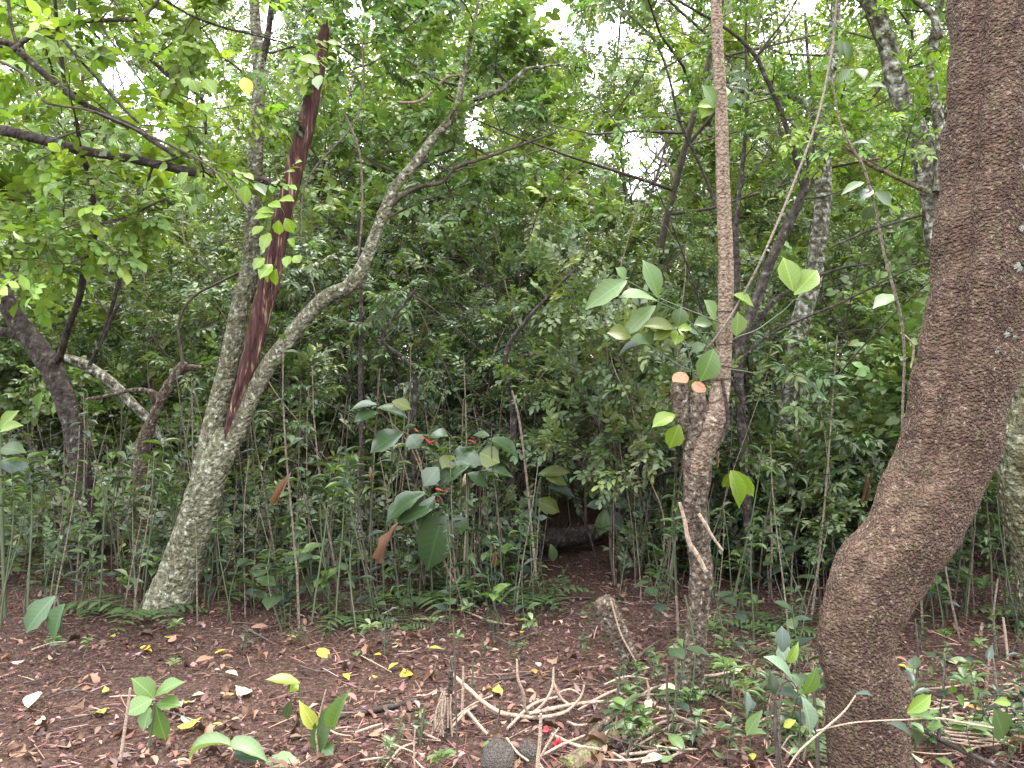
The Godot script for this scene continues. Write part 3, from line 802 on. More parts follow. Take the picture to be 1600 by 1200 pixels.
func pruned_tree() -> void:
	var d := 3.74
	var base := at(1082, 1082, d); base.y = gh(base.x, base.z)
	var t := thing("pruned_tree", "slim tree with two sawn-off stubs and one tall tan stem of large bright leaves", "tree", base)
	limb(t, "trunk", [[1076, 1105, 48], [1080, 1070, 38], [1086, 1002, 34], [1092, 950, 34], [1095, 901, 37], [1092, 850, 35], [1085, 800, 39], [1088, 755, 41], [1090, 718, 44], [1090, 696, 46], [1090, 676, 40], [1091, 660, 18]], d, base, M.knot_bark, 28, 9, 0.16, 7.0)
	var sa := limb(t, "stub", [[1088, 690, 34], [1076, 660, 38], [1066, 635, 34], [1062, 612, 28], [1063, 598, 25]], d + 0.02, base, M.knot_bark, 18, 5, 0.2, 9.0)
	var sb := limb(t, "stub", [[1094, 680, 34], [1093, 645, 30], [1091, 624, 25], [1091, 613, 22]], d - 0.03, base, M.knot_bark, 16, 5, 0.16, 9.0)
	cut_end(sa, base, at(1063, 592, d + 0.01), Vector3(-0.15, 0.55, 0.82).normalized(), 0.041)
	cut_end(sb, base, at(1092, 606, d - 0.035), Vector3(0.3, 0.5, 0.8).normalized(), 0.037)
	limb(t, "stem", [[1090, 740, 30, 3.72], [1097, 708, 38, 3.71], [1108, 678, 40, 3.70], [1118, 650, 36, 3.70], [1124, 620, 31, 3.71], [1127, 598, 28], [1128, 575, 24]], d, base, M.fork_bark, 24, 8, 0.16, 9.0)
	limb(t, "stem", [[1118, 650, 31, 3.71], [1124, 620, 28], [1127, 592, 27.5], [1129, 560, 27], [1132, 535, 24], [1134, 467, 24], [1134, 400, 23], [1129, 270, 21], [1127, 169, 19], [1122, 84, 18], [1119, 0, 16], [1116, -150, 14], [1110, -400, 10]], d, base, M.pole_bark, 24, 12, 0.09, 9.0)
	# old leaf-scar rings round the stem
	for e in [[1133, 537, 27], [1129, 572, 28], [1127, 592, 29], [1125, 612, 31], [1120, 640, 36], [1134, 486, 26]]:
		var p := at(e[0], e[1], d) - base
		var r: float = 0.5 * e[2] * d / F
		var ring := PackedVector3Array(); var rad := PackedFloat32Array()
		for k in 17:
			ring.append(p + Vector3(cos(TAU * k / 16.0) * r, 0.006 * sin(TAU * k / 16.0 + e[0]), sin(TAU * k / 16.0) * r)); rad.append(0.0022)
		var a := Acc.new()
		a.tube(ring, rad, 5, null, 0.0, 1.0, 0.0, Color.WHITE, false)
		part(t, "bark_ring", a.mesh(M.dark_bark))
	var o := Vector2(850, 380)
	var s := 0.2834
	for l in [[[625, 322, 7], [700, 355, 8], [760, 390, 9], [850, 490, 10], [925, 585, 11], [985, 660, 12]], [[460, 208, 6], [630, 300, 8], [800, 370, 9], [900, 410, 9], [975, 440, 10]], [[735, 478, 6], [790, 580, 7], [820, 700, 7], [850, 780, 8]], [[585, 565, 6], [680, 630, 7], [780, 690, 8], [930, 725, 8], [1000, 740, 8]], [[1380, 310, 6], [1330, 365, 7], [1270, 410, 8], [1170, 480, 9], [1060, 520, 9], [1010, 560, 9]], [[850, 490, 6], [910, 497, 6], [985, 494, 6]], [[1020, 695, 7], [1100, 705, 7], [1160, 718, 5]]]:
		px_stem(t, base, l, d - 0.02, o, s, M.green_stem, "petiole")
	px_leaves(t, base, [[455, 205, 225, 355, 110, "fresh", "oval", 0.3], [450, 200, 400, 130, 76, "fresh"], [625, 320, 412, 285, 159, "pale", "oval", 0.7], [625, 300, 555, 80, 104, "fresh", "oval", 0.2], [615, 345, 432, 512, 92, "pale"], [725, 475, 540, 440, 88, "olive"], [735, 460, 760, 350, 88, "mid"], [740, 480, 725, 555, 73, "bright"], [740, 480, 815, 450, 67, "bright"], [585, 560, 590, 470, 76, "mid"], [580, 560, 390, 610, 112, "slate", "lance", 0.8], [480, 515, 350, 485, 110, "olive"], [580, 555, 480, 520, 73, "mid"], [940, 420, 890, 310, 88, "pale"], [1045, 285, 1165, 345, 76, "bright"], [1060, 510, 1072, 380, 88, "pale"], [1375, 265, 1320, 70, 107, "bright", "oval", 0.15], [1380, 285, 1515, 135, 112, "bright", "oval", 0.15], [1385, 312, 1485, 335, 73, "grey", "oval", 0.9], [935, 585, 865, 770, 122, "fresh", "oval", 0.1], [890, 560, 805, 595, 61, "mid"], [725, 945, 595, 1005, 85, "bright"], [745, 1000, 690, 1135, 100, "bright", "oval", 0.1], [925, 440, 830, 440, 76, "mid"], [700, 480, 600, 530, 73, "olive"], [985, 1000, 880, 1010, 49, "mid"]], d - 0.05, o, s)
	px_leaves(t, base, [[1141, 735, 1160, 798, 24, "bright", "lance", 0.1], [1145, 735, 1183, 780, 18, "bright", "lance", 0.1], [1140, 738, 1130, 765, 17, "olive", "lance", 0.1], [1118, 150, 1095, 185, 27, "bright"], [1120, 160, 1128, 130, 29, "bright"], [1115, 170, 1100, 130, 24, "fresh"], [1125, 165, 1090, 165, 24, "bright"]], d, Vector2.ZERO, 1.0)
	# pale dead twigs on the trunk
	px_stem(t, base, [[1062, 785, 5], [1070, 815, 7], [1076, 845, 8], [1090, 868, 8], [1103, 893, 8]], d - 0.1, Vector2.ZERO, 1.0, M.pale_twig, "dead_twig")
	px_stem(t, base, [[1092, 803, 6], [1104, 822, 6], [1113, 838, 5], [1129, 860, 4]], d - 0.1, Vector2.ZERO, 1.0, M.pale_twig, "dead_twig")
	px_stem(t, base, [[1128, 592, 5], [1136, 640, 7], [1137, 665, 6], [1128, 690, 4]], d - 0.08, Vector2.ZERO, 1.0, M.dark_bark, "dead_twig")
	px_stem(t, base, [[1070, 930, 3], [1082, 985, 3], [1086, 1030, 3], [1080, 1090, 3]], d - 0.07, Vector2.ZERO, 1.0, M.green_stem, "creeper")

func vines() -> void:
	var v := thing("climbing_vine", "thin pale vine slanting up from the sawn stubs of the pruned tree", "vine", at(1090, 600, 3.72))
	px_stem(v, v.position, [[1086, 640, 3], [1094, 565, 4], [1128, 515, 4, 3.66], [1161, 461, 4], [1192, 400, 4], [1236, 297, 4, 3.9], [1276, 189, 4, 4.1], [1296, 101, 4, 4.3], [1303, 51, 4, 4.4], [1310, -40, 3, 4.5]], 3.72, Vector2.ZERO, 1.0, M.liana, "stem")
	px_leaves(v, v.position, [[1303, 51, 1298, 32, 10, "grey"], [1310, 60, 1314, 90, 14, "mid"], [1318, 65, 1330, 95, 16, "mid"]], 4.2, Vector2.ZERO, 1.0)
	var h := thing("hanging_vine", "pale hanging vine with round grey-green leaves beside the massive leaning trunk", "vine", at(1409, 690, 3.2))
	px_stem(h, h.position, [[1300, 120, 3], [1312, 190, 3], [1333, 233, 4], [1350, 263, 4], [1367, 324, 4], [1381, 395, 4], [1397, 454, 5], [1408, 501, 5], [1413, 552, 4], [1411, 619, 4], [1409, 690, 3]], 3.2, Vector2.ZERO, 1.0, M.liana, "stem")
	px_stem(h, h.position, [[1408, 520, 3], [1420, 530, 3], [1428, 545, 3], [1423, 575, 3]], 3.2, Vector2.ZERO, 1.0, M.pale_twig, "tendril")
	px_leaves(h, h.position, [[1400, 462, 1364, 480, 24, "pale", "broad", 0.6], [1330, 225, 1358, 222, 14, "grey", "broad"], [1350, 285, 1315, 302, 14, "pale", "broad"], [1360, 295, 1345, 312, 18, "grey", "broad"], [1368, 300, 1395, 322, 22, "mid", "broad"], [1385, 320, 1407, 332, 20, "pale", "broad", 0.8], [1362, 322, 1350, 345, 20, "grey", "broad"], [1310, 130, 1330, 105, 16, "mid"], [1338, 108, 1352, 122, 16, "mid"], [1355, 135, 1388, 135, 14, "pale"]], 3.2, Vector2.ZERO, 1.0)
	var stems := [[[800, 610, 3], [812, 660, 4], [822, 740, 4], [830, 820, 4], [838, 905, 5]], [[1072, 380, 2], [1070, 440, 2], [1060, 520, 2], [1059, 580, 2]], [[470, 380, 3], [480, 280, 3], [560, 180, 3], [566, 60, 3]], [[540, 180, 3], [562, 240, 4], [566, 330, 4], [560, 400, 3]], [[1204, 800, 3], [1206, 850, 4], [1204, 900, 3], [1206, 935, 3]]]
	for l in stems:
		var d := 5.3
		var o := thing("liana", "thin pale liana hanging straight down in the thicket", "vine", at(l[-1][0], l[-1][1], d), "lianas in the thicket")
		px_stem(o, o.position, l, d, Vector2.ZERO, 1.0, M.liana, "stem")

# ---------------------------------------------------------------- thicket and far wood
const SP := {
	"grey": {"leaf": "small", "tint": Color(0.112, 0.155, 0.072), "size": 0.95, "word": "small grey-green leaves"},
	"lance": {"leaf": "lance", "tint": Color(0.095, 0.140, 0.060), "size": 0.68, "word": "narrow dark leaves"},
	"oval": {"leaf": "oval", "tint": Color(0.120, 0.165, 0.074), "size": 0.75, "word": "oval mid-green leaves"},
	"fine": {"leaf": "fine", "tint": Color(0.12, 0.155, 0.07), "size": 1.25, "word": "fine feathery leaves"},
	"light": {"leaf": "oval", "tint": Color(0.20, 0.28, 0.07), "size": 0.8, "word": "light yellow-green leaves"},
	"broad": {"leaf": "broad", "tint": Color(0.13, 0.195, 0.06), "size": 0.7, "word": "broad fresh-green leaves"}}

func thicket_shrub(x: float, z: float, h: float, kind: String, stems: int, bare: float, density: float, group: String, far := false) -> void:
	var s: Dictionary = SP[kind]
	var base := Vector3(x, gh(x, z), z)
	var lead := "many-stemmed shrub with " if not far else ("tall canopy tree with " if bare > 0.3 else "far forest tree with ")
	var t := thing("thicket_shrub" if not far else ("canopy_tree" if bare > 0.3 else "forest_tree"), lead + s.word + " " + behind(base), "shrub" if not far else "tree", base, group + " with " + s.word)
	var a := Acc.new()
	var xfs := []; var cols := []
	for k in stems:
		var pts := PackedVector3Array(); var rad := PackedFloat32Array()
		var p := Vector3(rr(-0.25, 0.25), -0.05, rr(-0.25, 0.25)) if stems > 1 else Vector3(0, -0.05, 0)
		var lean := Vector3(rng.randfn() * 0.22, 1.0, rng.randfn() * 0.22)
		var r0 := rr(0.008, 0.02) * (1.0 if not far else 1.8) * sqrt(h / 3.0)
		var steps := 8
		var hh := h * rr(0.7, 1.1)
		for i in steps + 1:
			pts.append(p); rad.append(r0 * (1.0 - 0.75 * i / steps))
			p += lean.normalized() * hh / steps
			lean += Vector3(rng.randfn(), 0, rng.randfn()) * 0.14
		var sm := smooth(pts, rad, 3)
		var st := Acc.new()
		st.tube(sm[0], sm[1], 6 if not far else 8)
		part(t, "stem" if stems > 1 else "trunk", st.mesh(M.twig if rng.randf() < 0.7 else (M.pale_twig if not far else M.lichen_bark)))
		grow(a, pts, rad, base, {"n": int(8 * density), "t0": bare, "len": (0.30 if not far else 0.26) * h + 0.3, "up": 0.25, "sub": 4, "leafy": 6, "tint": s.tint, "size": s.size * (1.0 if not far else (1.2 if h < 12.0 else 1.9))}, xfs, cols)
	if a.v.size():
		part(t, "twigs", a.mesh(M.twig), Transform3D.IDENTITY, null, "stuff")
	foliage(t, xfs, cols, CM[s.leaf][rng.randi() % 3])

func thicket() -> void:
	var ks := ["grey", "lance", "oval", "grey", "broad", "lance", "grey", "oval"]
	var rows := [[5.9, 9, 2.1], [6.6, 9, 2.7], [7.8, 10, 3.2], [9.2, 11, 3.8], [11.0, 11, 4.6]]
	var n := 0
	for r in rows:
		for i in r[1]:
			var u := lerpf(-0.85, 0.85, (i + 0.5 + rr(-0.3, 0.3)) / r[1])
			var d: float = r[0] + rr(-0.5, 0.5)
			if d < 9.0 and u > 0.0 and u < 0.14:
				u = 0.18 if rng.randf() < 0.5 else -0.05
			if u < -0.34 and d < 7.6: d += 2.0
			if u > -0.24 and u < 0.02 and d < 6.6: d += 0.9
			var low := 1.0
			if u > 0.27 and u < 0.45 and d < 9.4: low = 0.55
			thicket_shrub(u * d, -d, low * r[2] * rr(0.8, 1.2), (ks[rng.randi() % ks.size()] if absf(u - 0.18) > 0.001 else "grey"), 3, 0.3, 1.0, "shrubs of the thicket")
	# canopy trees among the shrubs, bare below, leafy above head height
	for e in [[-0.62, 8.6], [-0.36, 10.0], [-0.16, 8.8], [0.02, 10.5], [0.13, 8.4], [0.30, 10.8], [0.44, 8.2], [0.60, 9.6], [-0.05, 12.5], [0.22, 12.8], [-0.25, 13.2], [0.5, 13.0], [-0.48, 9.4], [-0.28, 8.4], [-0.08, 9.6], [0.36, 11.6], [0.07, 9.2], [0.52, 11.0]]:
		thicket_shrub(e[0] * e[1], -float(e[1]), rr(6.5, 8.5), ["oval", "broad", "grey", "light"][rng.randi() % 4], 1, 0.40, 3.6, "canopy trees over the thicket", true)
	var fk := ["oval", "light", "grey", "light", "broad", "oval"]
	for r in [[13.5, 11, 9.0], [17.0, 12, 11.5], [21.0, 12, 13.5], [27.0, 13, 17.0], [34.0, 14, 21.0]]:
		for i in r[1]:
			var u := lerpf(-0.85, 0.85, (i + 0.5 + rr(-0.35, 0.35)) / r[1])
			var d: float = r[0] + rr(-1.4, 1.4)
			thicket_shrub(u * d, -d, r[2] * rr(0.75, 1.15), fk[rng.randi() % fk.size()], 1, 0.10, 5.2, "trees of the far wood", true)

func arching_stems() -> void:
	# crooked dark stems that cross in the middle of the thicket
	var hero := [[[[972, 860, 14], [972, 798, 14], [969, 724, 13], [945, 680, 12], [921, 633, 10], [890, 585, 8], [867, 559, 7], [820, 555, 5]], "crooked black stem bending over the mouth of the shaded trail"], [[[644, 900, 9], [646, 760, 9], [646, 670, 8], [648, 589, 8], [630, 560, 7], [597, 530, 6], [620, 490, 5], [651, 451, 4]], "crooked dark stem zigzagging above the huge-leaved plant"], [[[566, 900, 7], [567, 780, 7], [563, 620, 7], [564, 467, 6], [560, 330, 5]], "straight grey-brown sapling stem beside the huge-leaved plant"], [[[800, 880, 10], [800, 760, 10], [803, 660, 9], [790, 560, 8], [815, 510, 7], [860, 460, 5], [900, 420, 4]], "dark sapling stem forking behind the red-bracted plant"]]
	for e in hero:
		var l: Array = e[0]
		var b := at(l[0][0], l[0][1], 6.2); b.y = gh(b.x, b.z)
		var o := thing("crooked_sapling", e[1], "sapling", b)
		limb(o, "stem", [[l[0][0], 930, l[0][2]]] + l, 6.2, b, M.dark_bark, 8, 5)
	for i in 75:
		var d := rr(6.0, 9.0)
		var u := rr(-0.6, 0.5) if i % 3 else rr(-0.08, 0.22)
		var b := Vector3(u * d, 0, -d); b.y = gh(b.x, b.z)
		var o := thing("arching_sapling", "bare dark stem arching through the thicket " + behind(b), "sapling", b, "arching stems of the thicket")
		var pts := PackedVector3Array(); var rad := PackedFloat32Array()
		var q := Vector3(0, -0.05, 0)
		var dir := Vector3(rng.randfn() * 0.35, 1.0, rng.randfn() * 0.25).normalized()
		var bend := Vector3(rng.randfn() * 0.25, -0.12, rng.randfn() * 0.1)
		var h := rr(1.6, 4.2)
		var r0 := rr(0.006, 0.016)
		for k in 8:
			pts.append(q); rad.append(r0 * (1.0 - 0.1 * k))
			q += dir * h / 7.0
			dir = (dir + bend * 0.5 + rdir() * 0.16).normalized()
		var sm := smooth(pts, rad, 3)
		var a := Acc.new()
		a.tube(sm[0], sm[1], 6, bn, 0.12, 30.0)
		part(o, "stem", a.mesh(M.dark_bark if rng.randf() < 0.75 else M.liana))
		var tw := Acc.new()
		for k in 9:
			var f := rr(1.5, 6.9)
			var p0 := pts[int(f)].lerp(pts[int(f) + 1], f - int(f))
			var dd := (rdir() + Vector3(0, 0.4, 0)).normalized()
			var p1 := p0 + dd * rr(0.15, 0.4)
			tw.tube(PackedVector3Array([p0, p1, p1 + (dd + rdir() * 0.7).normalized() * rr(0.15, 0.4)]), PackedFloat32Array([0.0045, 0.0035, 0.002]), 4, null, 0.0, 1.0, 0.0, Color.WHITE, false)
		part(o, "twigs", tw.mesh(M.dark_bark), Transform3D.IDENTITY, null, "stuff")

func undergrowth_mass() -> void:
	# the leafy ground cover far inside the thicket, which nobody could count
	var xfs := []; var cols := []
	for i in 12000:
		var d := 5.6 * pow(3.4, rng.randf())
		var u := rr(-0.85, 0.85)
		if d < 8.5 and u > 0.01 and u < 0.14:
			continue
		var p := Vector3(u * d, 0, -d)
		p.y = gh(p.x, p.z) + 0.05 + absf(rng.randfn()) * 0.38
		xfs.append(twig_xf(p, Vector3(rng.randfn(), 0.9, rng.randfn()).normalized(), rr(0.5, 0.95)))
		cols.append(tint(lin(0.11, 0.145, 0.08), 0.3))
	var o := Node3D.new()
	foliage(self, xfs, cols, CM.oval[1], "undergrowth")
	tag(get_node("undergrowth"), "dark leafy ground cover massed inside the thicket", "undergrowth", "", "stuff")
	o.free()

func far_wood() -> void:
	# the wood at the back, where no single tree can be told apart
	var xfs := []; var cols := []
	for i in 9000:
		var d := rr(30.0, 46.0)
		var p := Vector3(rr(-0.85, 0.85) * d, 0, -d)
		p.y = gh(p.x, p.z) + pow(rng.randf(), 1.4) * 9.0
		if in_gap(p): continue
		xfs.append(twig_xf(p, rdir(), rr(1.8, 3.2)))
		cols.append(tint(lin(0.105, 0.158, 0.058), 0.3))
	foliage(self, xfs, cols, CM.far[0], "far_forest")
	tag(get_node("far_forest"), "far green wood massed behind all the trees", "forest", "", "stuff")

# ---------------------------------------------------------------- low plants
func seedling(kind: String) -> Node3D:
	var t := Node3D.new()
	var a := Acc.new()
	var lean := Vector3(rr(-0.15, 0.15), 1, rr(-0.15, 0.15))
	var specs := {"tuft": [0.38, 11, "lance", ["mid", "dark", "mid"], 0.12, 0.3], "rosette": [0.24, 7, "oval", ["fresh", "mid", "pale"], 0.13, 0.5], "whorl": [0.85, 10, "lance", ["mid", "fresh", "dark"], 0.12, 0.34], "heart": [0.45, 6, "broad", ["mid", "grey", "dark"], 0.14, 0.7], "tall": [1.35, 18, "oval", ["dark", "mid", "grey"], 0.09, 0.45], "glossy": [0.5, 9, "oval", ["grey", "slate", "mid"], 0.12, 0.42]}
	var s: Array = specs[kind]
	var h: float = s[0] * rr(0.85, 1.15)
	var pts := PackedVector3Array(); var rad := PackedFloat32Array()
	for i in 6:
		var f := i / 5.0
		pts.append(lean * h * f + Vector3(sin(f * 3.0 + h * 9.0), 0, cos(f * 4.0)) * 0.03 - Vector3(0.0, 0.03 * (1.0 - f), 0.03)); rad.append(lerpf(0.005, 0.002, f) * (1.0 + 0.4 * h))
	a.tube(pts, rad, 5)
	part(t, "stem", a.mesh(M.green_stem if kind != "tall" else M.liana))
	var n: int = s[1]
	var top: bool = kind == "whorl"
	for i in n:
		var f := lerpf(0.78 if top else 0.3, 1.0, (i + 0.5) / n)
		if kind == "rosette": f = lerpf(0.75, 1.0, (i + 0.5) / n)
		var p := pts[0].lerp(pts[5], f)
		var az := i * 2.4 + rr(-0.4, 0.4)
		var el := rr(-0.25, 0.55)
		var y := Vector3(cos(az) * cos(el), sin(el), sin(az) * cos(el))
		var l: float = s[4] * rr(0.7, 1.2)
		var w: float = l * s[5]
		var z := (Vector3.UP + rdir() * 0.25)
		z = (z - y * z.dot(y)).normalized()
		part(t, "leaf", LM[s[2]][rng.randi() % 4], Transform3D(Basis(y.cross(z) * w, y * l, z * l), p), M[s[3][rng.randi() % 3]])
	return t

func fern() -> Node3D:
	var t := Node3D.new()
	for k in 6:
		var az := k * TAU / 6.0 + rr(-0.3, 0.3)
		var out := Vector3(cos(az), 0, sin(az))
		var a := Acc.new()
		var pts := PackedVector3Array(); var rad := PackedFloat32Array()
		var l := rr(0.3, 0.45)
		for i in 9:
			var f := i / 8.0
			pts.append(out * l * f + Vector3.UP * (l * 0.8 * f - l * 0.7 * f * f)); rad.append(0.003 * (1.0 - 0.7 * f))
		a.tube(pts, rad, 4, null, 0.0, 1.0, 0.0, Color(0.6, 0.6, 0.6))
		for i in range(1, 9):
			for sgn in [-1.0, 1.0]:
				var y: Vector3 = (out.cross(Vector3.UP) * sgn + out * 0.35 + Vector3(0, -0.15, 0)).normalized()
				var z := (Vector3.UP - y * y.y).normalized()
				a.leaf(Transform3D(Basis(y.cross(z), y, z), pts[i]), l * 0.32 * sin(PI * (0.15 + 0.75 * i / 8.0)), 0.032, 0.4, 0.1, 0.4, 3)
		part(t, "frond", a.mesh(M.mid))
	return t

func low_plants() -> void:
	var info := {
		"tuft": ["small seedling with narrow mid-green leaves", "seedlings with narrow leaves"], "rosette": ["low fresh-green seedling with a rosette of oval leaves", "rosette seedlings"],
		"whorl": ["knee-high sapling topped by narrow leaves", "whorled saplings"], "heart": ["low plant with broad heart-like leaves", "broad-leaved low plants"],
		"tall": ["waist-high thin sapling with dark oval leaves", "thin waist-high saplings"], "glossy": ["low plant with glossy blue-grey oval leaves", "glossy grey-leaved plants"], "fern": ["small fern with arching feathery fronds", "ferns"]}
	var proto := {}
	for k in info:
		proto[k] = []
		for i in 3:
			proto[k].append(fern() if k == "fern" else seedling(k))
	var kinds := ["tuft", "whorl", "tall", "glossy", "heart", "heart", "tuft", "whorl", "tall", "rosette", "glossy", "rosette", "whorl", "tall", "tall", "fern"]
	var spots := []
	# the edge of the thicket, left of the trail and right of it
	for i in 270:
		var py := rr(852, 990)
		var px := rr(-60, 850) if i % 5 else rr(1010, 1330)
		if px > 600 and px < 1120: py = rr(850, 955)
		if px >= 1120: py = rr(850, 970)
		spots.append([px, py, kinds[rng.randi() % kinds.size()], rr(0.7, 1.25)])
	for i in 14: spots.append([rr(1120, 1290), rr(990, 1190), ["tuft", "rosette", "rosette", "heart"][rng.randi() % 4], rr(0.5, 0.9)])
	for i in 10: spots.append([rr(980, 1120), rr(980, 1190), ["tuft", "rosette", "heart"][rng.randi() % 3], rr(0.45, 0.8)])
	for i in 60: spots.append([rr(1420, 1640), rr(890, 1000), kinds[rng.randi() % kinds.size()], rr(0.6, 1.0)])
	for i in 22: spots.append([rr(1420, 1640), rr(1080, 1200), ["tuft", "rosette", "heart", "glossy"][rng.randi() % 4], rr(0.4, 0.7)])
	for i in 22: spots.append([rr(560, 980), rr(930, 1040), ["tuft", "rosette", "heart", "glossy"][rng.randi() % 4], rr(0.3, 0.6)])
	for i in 8: spots.append([rr(0, 560), rr(980, 1030), ["tuft", "rosette"][rng.randi() % 2], rr(0.3, 0.5)])
	for i in 5: spots.append([rr(560, 700), rr(1150, 1230), ["rosette", "tuft", "glossy"][rng.randi() % 3], rr(0.3, 0.5)])
	for i in 34: spots.append([rr(600, 880), rr(925, 985), kinds[rng.randi() % kinds.size()], rr(0.4, 0.75)])
	for i in 20: spots.append([rr(1110, 1290), rr(950, 1020), kinds[rng.randi() % kinds.size()], rr(0.5, 0.8)])
	for i in 14: spots.append([rr(960, 1070), rr(890, 960), kinds[rng.randi() % kinds.size()], rr(0.5, 0.8)])
	for i in 30: spots.append([rr(960, 1290), rr(1020, 1200), ["tuft", "rosette", "tuft", "heart", "fern"][rng.randi() % 5], rr(0.35, 0.6)])
	for i in 18: spots.append([rr(1420, 1620), rr(1000, 1200), ["tuft", "rosette", "tuft", "glossy"][rng.randi() % 4], rr(0.35, 0.6)])
	# some that stand out
	spots += [[500, 960, "rosette", 1.5], [515, 965, "whorl", 1.0], [700, 950, "whorl", 0.75], [790, 985, "rosette", 1.1], [830, 985, "glossy", 0.9], [280, 1062, "rosette", 0.4], [395, 960, "heart", 0.9], [360, 970, "heart", 0.8]]
	for e in spots:
		var p := onground(e[0], e[1])
		var pr: Array = proto[e[2]]
		var o: Node3D = pr[rng.randi() % 3].duplicate()
		o.name = numbered({"fern": "fern", "tall": "sapling", "whorl": "sapling"}.get(e[2], "seedling"))
		add_child(o)
		o.position = p
		o.rotation = Vector3(rr(-0.12, 0.12), rr(0, TAU), rr(-0.12, 0.12))
		o.scale = Vector3.ONE * e[3]
		tag(o, info[e[2]][0] + " " + near_to(p), {"fern": "fern", "tall": "sapling", "whorl": "sapling"}.get(e[2], "seedling"), info[e[2]][1])
	for k in proto:
		for o in proto[k]: o.free()

func thin_stems() -> void:
	# bare thin stems that stand in the shade at the foot of the thicket
	for i in 170:
		var px := rr(-40, 1330)
		var py := rr(850, 950)
		if px > 850 and px < 960: continue
		var p := onground(px, py)
		var pale := rng.randf() < 0.45
		var o := thing("bare_sapling", ("thin grey bare stem standing upright " if pale else "thin dark bare stem standing upright ") + behind(p), "sapling", p, "pale bare stems" if pale else "dark bare stems")
		var pts := PackedVector3Array(); var rad := PackedFloat32Array()
		var h := rr(0.4, 1.7)
		var q := Vector3(0, -0.04, 0)
		var lean := Vector3(rng.randfn() * 0.12, 1, rng.randfn() * 0.12)
		var r0 := rr(0.003, 0.008)
		for k in 6:
			pts.append(q); rad.append(r0 * (1.0 - 0.1 * k))
			q += lean * h / 5.0
			lean += Vector3(rng.randfn(), 0, rng.randfn()) * 0.08
		var a := Acc.new()
		var sm := smooth(pts, rad, 3)
		a.tube(sm[0], sm[1], 6, bn, 0.15, 40.0)
		part(o, "stem", a.mesh(M.liana if pale else M.twig))

